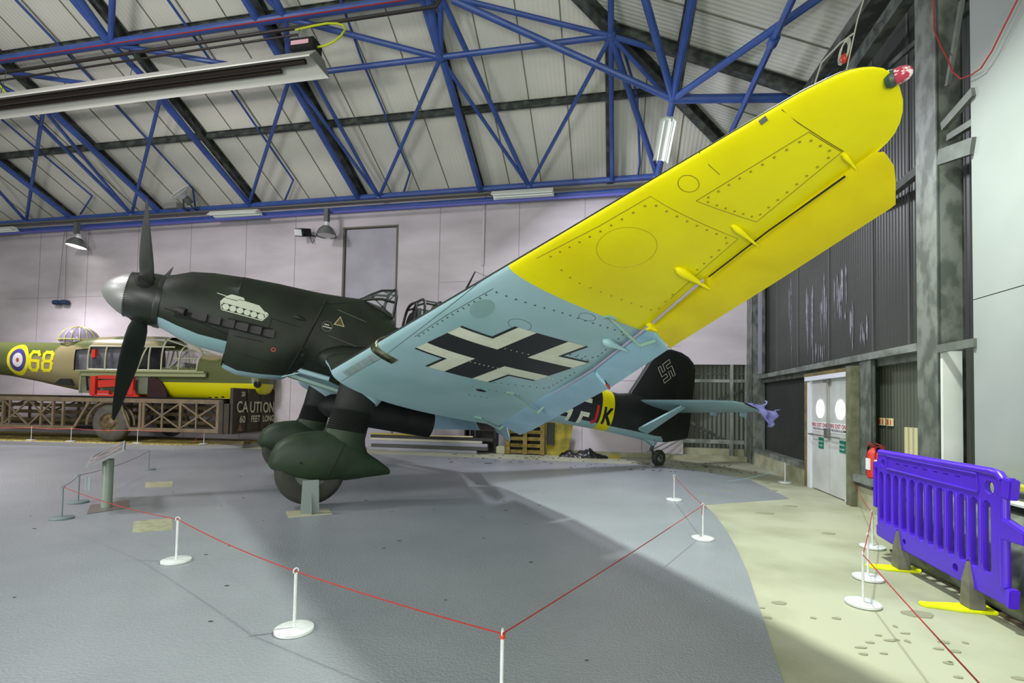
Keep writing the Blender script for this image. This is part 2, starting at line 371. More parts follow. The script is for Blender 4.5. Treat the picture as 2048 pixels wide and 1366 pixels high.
b = MB(); b.box((-.03, -.72, 2.15), (.03, -.66, 5.5)); b.box((-.03, -.82, 2.15), (.02, -.77, 5.5)); struct('trim_10', b, mat('pale rail', '8f8c98', .5, .2), ROOM)
# remains of white paint running down the dark cladding
b = MB(); random.seed(11)
for y0, y1, z0, z1, n in ((-2.28, -2.08, 2.2, 4.2, 9), (-3.4, -3.05, 2.25, 3.7, 13), (-4.0, -3.7, 2.3, 3.8, 12), (-4.78, -4.3, 2.75, 3.7, 16), (-5.0, -4.85, 2.25, 3.1, 5), (-5.45, -5.2, 2.2, 2.8, 6), (-3.9, -3.3, 2.15, 2.6, 8)):
    for k in range(n):
        y = random.uniform(y0, y1); a_ = random.uniform(z0, z0+.5*(z1-z0)); c_ = random.uniform(a_+.15, z1); w_ = random.uniform(.006, .03)
        b.add([(.214, y-w_*.3, a_), (.214, y+w_*.2, a_+.03), (.214, y+w_, a_+.4*(c_-a_)), (.214, y+w_*.8, c_-.05), (.214, y, c_), (.214, y-w_, c_-.12), (.214, y-w_*.9, a_+.3*(c_-a_))], [(0, 1, 2, 3, 4, 5, 6)])
struct('trim_16', b, mat('white paint remains', '9d9fa6', .6, 0, '73767a', 9), ROOM)
b = MB()
for y in (-1.3, -2.6, -4.1, -5.6, -6.5): b.box((.205, y-.02, 2.12), (.22, y+.02, 7.6))
struct('trim_17', b, mat('dull joint strip', '5a5c5c', .5, .2), ROOM)
# white concrete pier and the white wall nearest the camera
b = MB(); b.box((-.345, -8.15, 0), (-.185, -8.115, 1.93)); struct('wall_right', b, m_wconc, ROOM)
b = MB(); b.box((-.35, -14, 0), (-.2, -8.58, 2.325)); b.box((-.35, -14, 2.333), (-.2, -8.58, 9.5)); struct('wall_right', b, mat('near white wall', '8f9593', .7, 0, '838a87', .8, detail=8), ROOM)
# small steel beams joining the column and the near wall
b = MB(); b.beam((-.36, -8.12, 1.955), (-.36, -8.62, 1.955), .03, .075)
b.beam((-.36, -8.17, 3.78), (-.36, -8.63, 3.66), .05, .14); b.beam((-.36, -8.22, 4.05), (-.36, -8.64, 4.13), .04, .08); b.beam((-.3, -8.2, 3.95), (-.3, -8.64, 3.9), .05, .06)
b.beam((-.36, -8.29, 4.4), (-.36, -8.5, 5.05), .03, .04); b.beam((-.1, -7.4, 4.02), (.1, -5.9, 4.15), .08, .1)
struct('trim_11', b, mat('dull steel', '686e66', .5, .3, '545a53', 6), ROOM)
b = MB()
b.beam((-.02, -9.5, 6.55), (-.02, -.2, 7.2), .3, .16); b.beam((-.25, -9.5, 6.0), (-.05, -.1, 6.15), .14, .2); b.beam((.02, -9.5, 5.2), (.02, -6.5, 5.75), .04, .06)
struct('trim_12', b, m_dsteel, ROOM)

# roof: two corrugated slopes that meet in a hip
SL = .46; ZE = 7.45
def rz(a=None, bb=None): return ZE-SL*(bb if bb is not None else a)
m_rf = ribbed('roof lining far slope', 'e2e2d3', 'd0d1c3', 0, .1, .5, 0, .22, .5)
m_rr = ribbed('roof lining end slope', 'd2d5c8', 'c0c4b7', 1, .1, .5, 0, .25, .5)
H0, H1 = (.3, .3), (-17, -17)
b = MB(); b.add([(-30, .3, rz(bb=.3)), (.3, .3, rz(bb=.3)), (-9, -9, rz(bb=-9)), (-30, -9, rz(bb=-9))], [(0, 1, 2, 3)]); struct('ceiling', b, m_rf, ROOM, org=(0, 0, 0))
b = MB(); b.add([(.3, .3, rz(a=.3)), (.3, -14, rz(a=.3)), (-9, -14, rz(a=-9)), (-9, -9, rz(a=-9))], [(0, 1, 2, 3)]); struct('ceiling', b, m_rr, ROOM, org=(0, 0, 0))
# joints between roof panels
b = MB()
for k in range(0, 34):
    a = -.1-.885*k; bt = max(a, -9) if a > -9 else -9
    b.beam((a, .2, rz(bb=.2)-.012), (a, bt, rz(bb=bt)-.012), .018, .015)
for k in range(1, 12):
    bb = -.9-1.18*k; at = max(bb, -9)
    b.beam((.2, bb, rz(a=.2)-.012), (at, bb, rz(a=at)-.012), .018, .015)
struct('trim_13', b, mat('panel joint', '6d6f60', .8), ROOM)
b = MB()
for bb in (-2.17, -4.46, -6.75):
    b.ibeam((-30, bb, rz(bb=bb)-.1), (bb, bb, rz(bb=bb)-.1), .09, .16)
for a in (-3.55, -7.1, -10.65, -14.2, -17.8, -21.3):
    bt = max(a, -9); b.ibeam((a, .1, rz(bb=.1)-.13), (a, bt, rz(bb=bt)-.13), .16, .2, up=(0, 0, 1))
b.ibeam((.15, .15, rz(bb=.15)-.15), (-9, -9, rz(bb=-9)-.15), .2, .24)
for bb in (-3.45, -6.8, -10.2):
    at = max(bb, -9); b.ibeam((.2, bb, rz(a=.2)-.12), (at, bb, rz(a=at)-.12), .18, .2)
struct('trim_14', b, m_dsteel, ROOM)
b = MB(); b.ibeam((-2.2, -14, rz(a=-2.2)-.1), (-2.2, -2.3, rz(a=-2.2)-.1), .09, .16); struct('trim_15', b, m_dsteel, ROOM)

# blue tubular roof truss: one welded frame
tz = thing('roof_truss', 'long bright blue tubular steel roof truss with zigzag bracing under the white roof', 'truss', ROOM, (-12, -.3, 7.2))
def tube(nm, p, q, r, n=10, m=m_tblue, par=None, ext0=0, ext1=0):
    p, q = Vector(p), Vector(q); d = (q-p); b = MB(); b.path([p-d*ext0, q+d*ext1], r, n); return build(nm, b, m, par or tz, ROOM, smooth=.6)
Bn = [(-22.85, -.3, 7.16), (-18.59, -.3, 7.16), (-14.32, -.3, 7.2), (-10.06, -.3, 7.19), (-5.69, -.3, 7.21), (-2.41, -.3, 7.25)]
Mn = [(-21.2, -3.66, 8.63), (-17.66, -3.6, 8.6), (-14.12, -3.6, 8.61), (-10.6, -3.67, 8.64), (-7.06, -3.66, 8.63), (-3.52, -3.67, 8.64)]
Tn = [(-18.6, -4.68, 9.1), (-14.34, -4.68, 9.1), (-10.03, -4.69, 9.11), (-6.71, -4.7, 9.11)]
tube('bottom_chord', (-28, -.3, 7.13), (.1, -.3, 7.27), .075)
tube('bottom_chord', (-28, -.15, 6.9), (.1, -.15, 7.0), .07); tube('bottom_chord', (-28, -.4, 6.73), (-2, -.4, 6.82), .045, m=mat('lilac pipe', '5a5fae', .35, .1))
b = MB(); b.box((-28, -.52, 7.0), (-.2, -.36, 7.035)); build('cable_tray', b, mat('dull tray', '6c6b60', .5, .3), tz, ROOM)
tube('middle_chord', (-25, -3.66, 8.62), Mn[5], .06); tube('top_chord', (-25, -4.69, 9.1), (-6.71, -4.7, 9.11), .085)
for i, j in ((0, 0), (1, 0), (1, 1), (2, 1), (2, 2), (3, 2), (3, 3), (4, 3), (4, 4), (5, 4)):
    tube('brace', Mn[i], Bn[j], .045)
for p, q, r in (((-18.2, -3.6, 8.6), (-18.59, -.3, 7.16), .05), ((-10.1, -3.7, 8.65), (-10.03, -.4, 7.2), .05),
                (Tn[1], Mn[2], .07), (Tn[1], Mn[3], .055), (Tn[2], Mn[4], .06), (Tn[0], Mn[2], .05), (Tn[2], Mn[3], .06), (Tn[0], Mn[1], .06),
                (Mn[5], (-2.4, -.61, 7.23), .07), (Mn[5], (.27, -2.31, 8.01), .055), (Mn[5], (-3.49, -.4, 7.2), .055), (Mn[5], (-2.34, -2.68, 7.88), .045), (Tn[3], Mn[5], .05), (Tn[3], Mn[4], .06)):
    tube('brace', p, q, r)
for a in (-20.96, -17.5, -14.22, -10.67, -7.02): tube('rafter_tube', (a, -3.6, 8.6), (a-.02, -.35, 7.2), .08)
tube('rafter_tube', (-14.32, -7.0, 10.15), Tn[1], .085); tube('rafter_tube', (-13.98, -7.0, 10.15), Tn[1], .085); tube('rafter_tube', (-12.5, -6.2, 9.8), Tn[1], .06)
tube('rafter_tube', (-10.75, -7, 10.2), Mn[3], .085); tube('rafter_tube', (-10.0, -7, 10.1), Tn[2], .07); tube('rafter_tube', (-11.0, -7, 10.1), Tn[2], .06)
tube('rafter_tube', (-7.1, -7, 10.15), Mn[4], .08); tube('rafter_tube', (-6.7, -7, 10.1), Mn[4], .085); tube('rafter_tube', (-3.52, -7, 10.1), Mn[5], .06)
tube('brace', Tn[3], Bn[4], .06); tube('brace', (-6.5, -4.59, 9.06), (-2.3, -3.3, 7.47), .065)
F_ = (-2.29, -3.3, 7.47)
for p, r in (((-3.9, -7.5, 9.4), .07), ((-2.0, -7.2, 9.2), .08), ((-.25, -5.98, 7.38), .065)): tube('brace', p, F_, r)
tube('brace', (-2.04, -7.2, 9.2), (-2.2, -3.36, 7.5), .05, m=m_dsteel)
tube('brace', F_, (.05, -3.1, 7.38), .085); tube('brace', F_, (-2.4, -1.0, 6.95), .07); tube('brace', (-2.28, -3.25, 7.45), (-2.36, -1.0, 6.98), .05, m=m_dsteel)
tube('brace', (-.88, -8.5, 7.27), (-.96, -2.1, 7.29), .055); b = MB(); b.path([(-.925, -5.06, 7.275), (-.927, -4.9, 7.275)], .085, 12); build('clamp_collar', b, m_tblue, tz, ROOM, smooth=.6)
tube('brace', (.0, -9.5, 6.75), (.0, -3.5, 6.9), .07)
for i, p in enumerate(Bn+Mn+[F_]):
    b = MB(); b.lathe([(.02, -.09), (.09, -.06), (.11, 0), (.09, .06), (.02, .09)], p, (0, 0, 1), 12); build('joint_node', b, m_tblue, tz, ROOM, smooth=.8)
# thin sprinkler pipes with cranked ends
for i, pts in enumerate([[(-16.0, -6.8, 10.35), (-15.93, -3.7, 9.0), (-15.9, -.74, 7.64), (-16.35, -.15, 7.3)], [(-12.5, -6.8, 10.3), (-12.55, -3.5, 8.95), (-12.5, -.77, 7.65), (-13.2, -.15, 7.35)],
                         [(-8.6, -6.8, 10.2), (-8.95, -3.5, 8.9), (-8.94, -.73, 7.64), (-9.37, -.15, 7.35)], [(-19.7, -6, 10.0), (-19.7, -3, 8.7), (-19.6, -.75, 7.64), (-20.8, -.15, 7.35)], [(-3.4, -3.5, 8.9), (-2.95, -2.2, 8.3), (-2.8, -.53, 7.54), (-2.83, -.1, 7.3)]]):
    b = MB(); b.path(pts, .028, 6)
    tag(build('sprinkler_pipe', b, m_tblue, None, ROOM, smooth=.6),
        ['thin blue cranked sprinkler pipe ending above the dish lamp', 'thin blue cranked sprinkler pipe just right of the long wall-side light fitting', 'thin blue cranked sprinkler pipe above the hanging unlit lamp', 'thin blue cranked sprinkler pipe farthest left under the roof', 'thin blue sprinkler pipe farthest right, by the yellow wing'][i], 'pipe', 'sprinkler pipes under the roof')
# ================================================================== FIRE DOORS
b = MB()
for b0, b1 in ((-4.71, -4.0), (-5.4, -4.73)): b.box((-.02, b0, .02), (.04, b1, 1.84))
dr = struct('door_1', b, m_door, ROOM); dr['_org'] = dr['_org']
b = MB(); b.box((-.05, -4.0, 0), (.06, -3.86, 1.84)); b.box((-.08, -5.45, 1.84), (.06, -3.82, 1.91)); build('door_frame', b, mat('white door frame', 'd6d9e0', .5), dr)
b = MB(); b.box((-.06, -3.86, 0), (.1, -3.76, 1.96)); b.box((-.07, -5.5, 1.91), (.1, -3.76, 1.97)); b.box((-.06, -5.5, 0), (.1, -5.42, 1.96)); build('outer_frame', b, m_trim, dr)
b = MB(); b.box((-.1, -5.66, 0), (.1, -5.5, 1.98)); build('side_post', b, mat('weathered post', '6c6d55', .8, 0, '55563f', 7), dr)
for y, z in ((-4.37, 1.36), (-5.13, 1.35)):
    b = MB(); b.disc((-.035, y, z), (1, 0, 0), .15, .02, 28); build('porthole', b, m_lit, dr, smooth=.6)
for i, (y0, y1) in enumerate(((-4.68, -4.06), (-5.4, -4.78))):
    b = MB(); b.box((-.026, y0, .99), (-.02, y1, 1.14)); sg = build('sign_plate', b, mat('sign white', 'dfe2e0', .5), dr)
    ym = (y0+y1)/2
    for txt, z, sz, mm in (('FIRE EXIT ONLY', 1.09, .096, mat('sign red', 'a01830', .6)), ('THIS DOOR IS ALARMED', 1.025, .055, m_black)):
        q = decal_mesh(text_polys(txt, sz, .001), lambda u, v, ym=ym, z=z: (-.029, ym-u, z+v), 9); build('lettering', q, mm, sg)
for y, z in ((-4.4, .8), (-5.2, .8)):
    b = MB(); b.box((-.028, y-.1, z-.09), (-.02, y+.1, z+.09)); sg = build('green_sign', b, mat('sign green', '0e7058', .5), dr)
    for t, dz in (('Push bar', .03), ('to open', -.035)):
        q = decal_mesh(text_polys(t, .05), lambda u, v, y=y, z=z+dz: (-.031, y-u, z+v), 9); build('lettering', q, mat('sign white', 'dfe2e0'), sg)
b = MB()
for y0, y1 in ((-4.66, -4.03), (-5.36, -4.76)): b.path([(-.03, y0, .93), (-.1, y0+.03, .93), (-.1, y1-.03, .93), (-.03, y1, .93)], .011, 6)
b.path([(-.05, -4.72, 1.0), (-.05, -4.72, 1.84)], .01, 6); b.box((-.09, -4.78, 1.78), (-.03, -4.66, 1.83)); b.box((-.08, -4.76, .9), (-.02, -4.66, 1.05))
build('push_bar', b, mat('dull chrome', '7c7d78', .35, .6), dr, smooth=.6)
# extinguisher signs on the cladding, yellow patch
for i, y in enumerate((-5.89, -6.095)):
    b = MB(); b.box((.175, y-.075, 1.155), (.19, y+.075, 1.255)); s = build('safety_sign', b, mat('cream sign', 'cfcc9a', .5), None, ROOM); tag(s, 'small cream and red safety sign on ribbed wall, %s of the pair' % ('left' if i == 0 else 'right'), 'sign', 'safety signs above the extinguishers')
    b = MB(); b.box((.17, y+.02, 1.17), (.176, y+.05, 1.24)); b.box((.17, y-.045, 1.17), (.176, y-.03, 1.235)); builds('pictogram', b, m_red, s)
b = MB(); b.box((.17, -6.75, .6), (.2, -6.45, 1.155)); tag(build('wall_patch', b, ribbed('pale ribbed patch', 'bdb991', 'aaa67e', 1, .1, .6, 0, .7), None, ROOM), 'pale yellow ribbed sheet patch low on the dark wall beside the column', 'patch')
def extinguisher(y, lb):
    t = thing('fire_extinguisher', lb, 'fire extinguisher', ROOM, (-.0, y, .46), 'fire extinguishers by the fire doors')
    b = MB(); b.lathe([(.05, 0), (.072, .01), (.074, .03), (.074, .31), (.06, .36), (.028, .385), (.022, .4)], (0, y, .46), n=24); bd = build('cylinder', b, m_red, t, smooth=.7)
    b = MB(); b.box((-.0765, y-.045, .57), (-.045, y+.045, .72)); build('label_panel', b, mat('sign white', 'dfe2e0'), bd)
    b = MB(); b.box((-.02, y-.02, .86), (.02, y+.02, .9)); b.beam((0, y, .9), (-.06, y+.05, .93), .02, .012); b.beam((0, y, .89), (-.05, y+.07, .88), .018, .01); build('valve_handle', b, mat('dark red handle', '7c1a18', .5), t)
    b = MB(); b.path([(0, y+.02, .88), (-.01, y+.09, .885), (-.01, y+.125, .85), (-.01, y+.13, .77)], .012, 8); b.path([(-.01, y+.13, .77), (-.01, y+.13, .57)], [.016, .026], 10); build('hose_horn', b, m_black, t, smooth=.8)
extinguisher(-6.07, 'red fire extinguisher nearer the fire doors with black horn'); extinguisher(-6.3, 'red fire extinguisher half hidden behind the purple barrier')

# ================================================================== LIGHT FITTINGS AND OVERHEAD THINGS
def highbay(a, bb, z, lit, lb):
    t = thing('hanging_lamp', lb, 'lamp', ROOM, (a, bb, z))
    ax = Vector((.12, .1, 1)).normalized() if lit else Vector((0, 0, 1))
    b = MB(); prof = [(.28, 0), (.275, .03), (.255, .1), (.21, .19), (.14, .26), (.09, .29)]
    b.lathe(prof+[(r-.01, h) for r, h in reversed(prof[1:])], (a, bb, z), ax, 28, cap=False); build('lamp_shade', b, m_alu, t, smooth=.8)
    b = MB(); b.disc(Vector((a, bb, z))+ax*.02, ax, .25, .01, 24); build('lens', b, m_bulb if lit else mat('dim lens', 'b9bcb8', .2), t)
    b = MB(); b.lathe([(.07, .29), (.07, .4), (.05, .42)], (a, bb, z), ax, 16); build('lamp_neck', b, m_wplas, t, smooth=.6)
    b = MB(); b.box((a-.06, bb-.06, z+.42), (a+.06, bb+.06, z+.78)); build('ballast_box', b, mat('grey green box', '5a615a', .6), t)
highbay(-20.33, -.6, 6.1, True, 'lit aluminium high bay lamp hanging before the far wall on the left')
highbay(-11.5, -.6, 6.03, False, 'unlit aluminium high bay lamp hanging beside the tall grey wall panel')
def batten(p, q, lb, up=(0, 0, 1), w=.34):
    p, q = Vector(p), Vector(q); t = thing('strip_light', lb, 'light fitting', ROOM, (p+q)/2, 'fluorescent strip lights')
    d = (q-p).normalized(); u = Vector(up); x = d.cross(u).normalized(); u = x.cross(d)
    b = MB(); b.beam(p, q, .1, .07, u); b.prism([(-w/2, -.1), (-.05, .03), (.05, .03), (w/2, -.1), (w/2, -.085), (.05, .045), (-.05, .045), (-w/2, -.085)], p, x, u, q-p); build('reflector', b, mat('white reflector', 'd9dfd6', .5), t)
    for sx in (-.07, .07):
        b = MB(); b.path([p+x*sx-u*.07+d*.03, q+x*sx-u*.07-d*.03], .018, 8); build('lamp_tube', b, m_tubew, t, smooth=.8)
batten((-15.4, -.55, 6.92), (-13.75, -.55, 6.9), 'white fluorescent strip light under the truss beside the dark propeller tip')
batten((-6.65, -.55, 6.97), (-5.0, -.55, 6.97), 'white fluorescent strip light under the truss above the blue wing')
batten((-24.5, -.55, 6.85), (-22.95, -.55, 6.85), 'white fluorescent strip light cut off by the left edge of the view')
batten((-2.33, -2.95, 7.3), (-2.4, -2.0, 6.88), 'white fluorescent strip light standing steeply beside the truss joint', up=(.3, .6, 1))
# dish lamp
t = thing('dish_floodlight', 'round dish floodlight tilted up on the truss behind the propeller tip', 'lamp', ROOM, (-16.5, -.5, 7.2))
ax = Vector((-.28, -.78, .62)).normalized(); c0 = Vector((-16.0, -.9, 7.3))
b = MB(); b.lathe([(.08, 0), (.13, .05), (.26, .15), (.33, .2), (.33, .21), (.24, .16), (.1, .07)], c0, ax, 28, cap=False); build('reflector', b, m_wplas, t, smooth=.9)
b = MB(); b.disc(c0+ax*.185, ax, .31, .01, 28); build('lens', b, mat('dull lens', '8f9188', .25), t)
b = MB(); b.path([c0+Vector((-.05, 0, 0)), (-16.35, -.6, 7.1), (-16.4, -.3, 7.15)], .025, 6); b.path([c0, (-16.0, -.6, 7.1), (-16.1, -.3, 7.15)], .025, 6); b.lathe([(.1, -.2), (.1, .02)], c0, ax, 12); build('bracket', b, m_dsteel, t)
b = MB(); b.box((-17.15, -.5, 7.2), (-16.7, -.3, 7.38)); tag(build('control_box', b, mat('grey box', '83857f', .5), None, ROOM), 'small grey steel control box on the truss chord beside the dish lamp', 'box')
t = thing('floodlight', 'small black square floodlight fixed on the far wall near the unlit lamp', 'lamp', ROOM, (-12.46, -.4, 6.2))
b = MB(); b.prism([(-.12, -.1), (.12, -.1), (.12, .12), (-.12, .12)], (-12.46, -.5, 6.2), (.94, .34, 0), (0, -.3, .95), (.1, .28, .1)); build('housing', b, m_black, t, bevel=.01)
b = MB(); b.prism([(-.1, -.08), (.1, -.08), (.1, .1), (-.1, .1)], (-12.465, -.51, 6.2), (.94, .34, 0), (0, -.3, .95), (.003, -.01, 0)); build('lens', b, mat('pale lens', 'a9adb0', .2), t)
b = MB(); b.path([(-12.38, -.3, 6.24), (-12.2, -.03, 6.24)], .02, 6); b.path([(-12.3, -.2, 6.2), (-12.25, -.1, 6.0), (-12.25, -.03, 6.15)], .008, 5); build('arm', b, m_black, t)
for i, (a, a2) in enumerate(((-21.62, -21.48), (-21.3, -21.4))):
    b = MB(); b.path([(a, -.12, 4.5), (a2, -.1, 6.95)], .007, 5)
    t = thing('hanging_plug', 'dark blue socket hanging on a thin cable before far wall, %s of the two' % ('left' if i == 0 else 'right'), 'socket', ROOM, (a, -.12, 4.35), 'hanging sockets'); build('cable', b, m_ropew, t)
    b = MB(); b.lathe([(.03, -.14), (.08, -.13), (.09, 0), (.08, .12), (.03, .14)], (a, -.12, 4.42), (1, 0, -.1), 14); build('socket_body', b, mat('navy plastic', '1c2c4a', .4), t, smooth=.7)
# radiant heaters and their pipes
t = thing('radiant_heater', 'long overhead gas radiant heater with white reflector and black burner box', 'heater', ROOM, (-13, -5.0, 7.7))
p, q = Vector((-21.5, -4.95, 7.83)), Vector((-9.0, -5.02, 7.86)); d = q-p
sec = [(-.33, -.12), (-.14, .1), (.14, .1), (.33, -.12), (.34, -.1), (.15, .12), (-.15, .12), (-.34, -.1)]
b = MB(); b.prism(sec, p, (0, 1, 0), (0, 0, 1), d); build('reflector', b, mat('dull white reflector', 'c8cabf', .45, .1), t)
b = MB(); b.prism([(-.33, -.12), (-.14, .1), (.14, .1), (.33, -.12)], q, (0, 1, 0), (0, 0, 1), (.012, 0, 0)); build('end_plate', b, mat('grey plate', '8c8f84', .5, .3), t)
b = MB(); b.path([p+Vector((0, -.08, -.03)), q+Vector((-.25, -.08, -.03))], .05, 10); b.path([p+Vector((0, .1, -.03)), q+Vector((-.9, .1, -.03))], .045, 10); build('burner_tube', b, mat('scorched tube', '2e261d', .6, .3), t, smooth=.7)
b = MB(); b.box((-9.5, -5.25, 7.98), (-9.0, -4.95, 8.2)); bx = build('burner_box', b, m_black, t, bevel=.01)
b = MB(); b.box((-9.47, -5.256, 8.07), (-9.1, -5.25, 8.15)); build('label_plate', b, mat('pink label', 'd9a9b4', .5), bx)
b = MB(); b.path([(-9.05, -5.1, 8.08), (-8.85, -5.1, 8.09), (-8.68, -5.08, 8.16), (-8.55, -5.05, 8.28), (-8.5, -5.0, 8.42), (-8.55, -4.97, 8.54), (-8.7, -4.93, 8.63), (-8.95, -4.9, 8.69), (-9.3, -4.85, 8.72), (-9.7, -4.8, 8.73)], .02, 8); build('yellow_hose', b, mat('yellow hose', 'c2cf1e', .5), t, smooth=.8)
b = MB()
for a in (-9.6, -13.5, -17): b.path([(a, -4.95, 7.95), (a+.02, -4.85, 8.7)], .006, 5)
build('hanging_chain', b, m_dsteel, t)
t = thing('radiant_heater', 'radiant heater end with brown burner box at the left edge of the view', 'heater', ROOM, (-19, -3.9, 8.2))
b = MB(); b.box((-17.75, -4.7, 8.1), (-17.2, -4.4, 8.3)); build('burner_box', b, mat('brown box', '5c352a', .5), t, bevel=.01)
b = MB(); b.path([(-17.3, -4.6, 8.3), (-17.5, -4.7, 8.6), (-18.2, -4.8, 8.75), (-19, -4.8, 8.75)], .022, 8); build('yellow_hose', b, mat('yellow hose', 'c2cf1e'), t, smooth=.8)
b = MB(); b.path([(-25, -4.72, 8.68), (-6.75, -4.8, 8.8), (-6.6, -4.85, 8.95)], .035, 8); tag(build('gas_pipe', b, mat('black pipe', '26221d', .5), None, ROOM, smooth=.7), 'long black gas pipe below the top chord of the truss, thicker one', 'pipe')
b = MB(); b.path([(-25, -4.6, 8.57), (-9.7, -4.74, 8.68)], .022, 8); tag(build('gas_pipe', b, mat('black pipe', '26221d'), None, ROOM, smooth=.7), 'thin black pipe running just under the thick gas pipe', 'pipe')
b = MB(); b.path([(-25, -4.85, 8.93), (-6.6, -4.9, 8.93)], .012, 8); tag(build('red_pipe', b, m_rope, None, ROOM, smooth=.7), 'thin bright red pipe clipped under the blue top chord', 'pipe')
# white cables with a red ball, red cable on the right
b = MB(); b.path([(-.5, -7.4, 6.9), (-.5, -7.0, 6.27), (-.5, -6.85, 6.15), (-.5, -6.71, 5.95), (-.5, -6.55, 5.72), (-.5, -6.3, 5.3)], .008, 5); b.path([(-.3, -5.2, 6.35), (-.5, -5.5, 6.2), (-.5, -5.75, 6.35), (-.5, -6.36, 6.2), (-.5, -6.75, 6.05)], .012, 5)
for k in range(3): b.path([(-.5, -6.45-.03*k+.15*math.cos(x), 6.0+.12*math.sin(x)) for x in [j*PI/6 for j in range(12)]], .008, 5, closed=True)
tag(build('white_cable', b, mat('white cable', 'b9bda8', .6), None, ROOM), 'looped white cable hanging from the roof above the wing tip', 'cable')
b = MB(); b.lathe([(.004, -.06), (.04, -.045), (.06, 0), (.04, .045), (.004, .06)], (-.5, -6.5, 5.9), n=16); tag(build('red_ball', b, mat('orange red ball', 'c0402a', .3), None, ROOM, smooth=1), 'small orange red ball hanging among the white cables', 'ball')
b = MB(); b.path([(-.4, -8.16, 5.6), (-.4, -8.16, 5.34), (-.4, -8.17, 5.02), (-.4, -8.27, 4.79), (-.4, -8.37, 4.6), (-.4, -8.42, 4.46), (-.4, -8.54, 4.31), (-.4, -8.67, 4.26), (-.4, -8.79, 4.24), (-.4, -8.92, 4.3), (-.4, -9.03, 4.39), (-.4, -9.11, 4.45), (-.4, -9.3, 4.6)], .006, 6)
tag(build('red_cable', b, m_rope, None, ROOM, smooth=.8), 'red cable sagging from the steel column to the white wall at top right', 'cable')

# ================================================================== THE DIVE BOMBER
ju = bpy.data.objects.new('dive_bomber', None); COL.objects.link(ju); ju['_org'] = list(ABASE)
ju.matrix_world = AC @ Matrix.Translation((-ABASE.x, ABASE.y, ABASE.z))
tag(ju, 'dark green single engine dive bomber with bent yellow tipped wings and light blue underside', 'aircraft')
def A_(name, mb, m, parent=ju, **k): return build(name, mb, m, parent, flip=True, **k)
# fuselage stations: x, z top, z bottom, half width, squareness
FS = [(.72, .35, -.395, .37, 2), (.80, .385, -.415, .40, 2), (.97, .478, -.485, .44, 2.1), (1.24, .543, -.555, .47, 2.2), (1.599, .592, -.575, .49, 2.3), (1.602, .593, -.775, .495, 2.6), (1.64, .596, -.80, .495, 2.6), (1.8, .61, -.85, .5, 2.6), (2.1, .638, -.84, .50, 2.6), (2.4, .655, -.80, .50, 2.5), (2.46, .66, -.76, .50, 2.4), (2.66, .673, -.56, .51, 2.3), (2.8, .685, -.58, .51, 2.4), (3.1, .722, -.66, .52, 2.5), (3.32, .757, -.72, .52, 2.5),
      (3.62, .725, -.78, .52, 2.6), (3.84, .655, -.8, .52, 2.7), (3.87, .64, -.8, .52, 2.8), (3.89, .44, -.8, .52, 3.0), (4.6, .44, -.82, .52, 3.0), (5.4, .44, -.8, .51, 3.0), (6.2, .46, -.74, .46, 2.8), (6.5, .6, -.71, .43, 2.4), (7.0, .53, -.64, .38, 2.3), (7.35, .48, -.59, .35, 2.2), (7.8, .42, -.57, .32, 2.2), (8.43, .335, -.555, .282, 2.2),
      (8.78, .308, -.55, .255, 2.2), (9.0, .31, -.552, .24, 2.2), (9.4, .40, -.56, .2, 2.1), (9.8, .45, -.568, .16, 2.1), (10.15, .4, -.572, .12, 2), (10.5, .3, -.53, .08, 2)]
def fus_y(x, z):
    t, b, w, n = interp(x, FS); c = (t+b)/2; h = (t-b)/2; r = min(abs(z-c)/h, .999); return w*(1-r**n)**(1/n)
xs = sorted(set([s[0] for s in FS]+[1.1, 1.4, 1.85, 2.4, 2.9, 5, 6.35, 8.1]))
NF = 56
def fring(x, g=0):
    t, b, w, n = interp(x, FS); c = (t+b)/2; h = (t-b)/2; out = []
    for k in range(NF):
        a = 2*PI*k/NF; cy, sz = math.cos(a), math.sin(a)
        out.append((x, math.copysign(abs(cy)**(2/n), cy)*(w+g), c+math.copysign(abs(sz)**(2/n), sz)*(h+g)))
    return out
def fm(i, j):
    x = (xs[i]+xs[min(i+1, len(xs)-1)])/2; a = (j+.5)/NF*360
    low = 180 < a < 360
    if 8.43 < x < 8.78: return 3
    if x < 1.6 and 222 < a < 318: return 1
    if 1.6 < x < 2.47 and 243 < a < 297: return 1
    if x > 5.4 and 228 < a < 312: return 1
    return 2 if x > 7.0 else 0
b = MB(); b.loft([fring(x) for x in xs], matf=fm); fus = A_('fuselage', b, [m_green, m_blue, m_tail, m_yel], smooth=.7)
# panel seams on the cowling
def seamline(pts, w=.012, m=m_line, nm='panel_seam', par=None, yy=None):
    b = MB(); P = []
    for (x0, z0), (x1, z1) in zip(pts, pts[1:]):
        n = max(2, int(math.hypot(x1-x0, z1-z0)/.08))
        for k in range(n+1): P.append((x0+(x1-x0)*k/n, z0+(z1-z0)*k/n))
    b.path([(x, fus_y(x, z)+.001, z) for x, z in P], w/2, 5); return A_(nm, b, m, par or fus)
m_seam = mat('dark seam', '0c0f0c', .8)
seamline([(2.77, .52), (2.74, .42), (2.547, -.38), (2.45, -.70)], .03, m_seam); seamline([(1.75, -.55), (2.2, -.6), (2.45, -.62)], .008, m_seam); seamline([(2.085, .03), (2.08, -.18)], .01, m_seam); seamline([(2.085, .03), (2.5, .0)], .008, m_seam)
seamline([(.8, -.16), (1.6, -.335), (2.05, -.33)], .012, m_seam); seamline([(1.62, .5), (1.6, .3)], .008, m_seam)
seamline([(2.95, .41), (3.4, .33)], .012, mat('bright seam', '5d6552', .6)); seamline([(2.9, -.02), (3.4, -.1), (4.2, -.3)], .01, mat('bright seam', '5d6552')); seamline([(2.76, .45), (3.2, .62)], .008, m_seam)
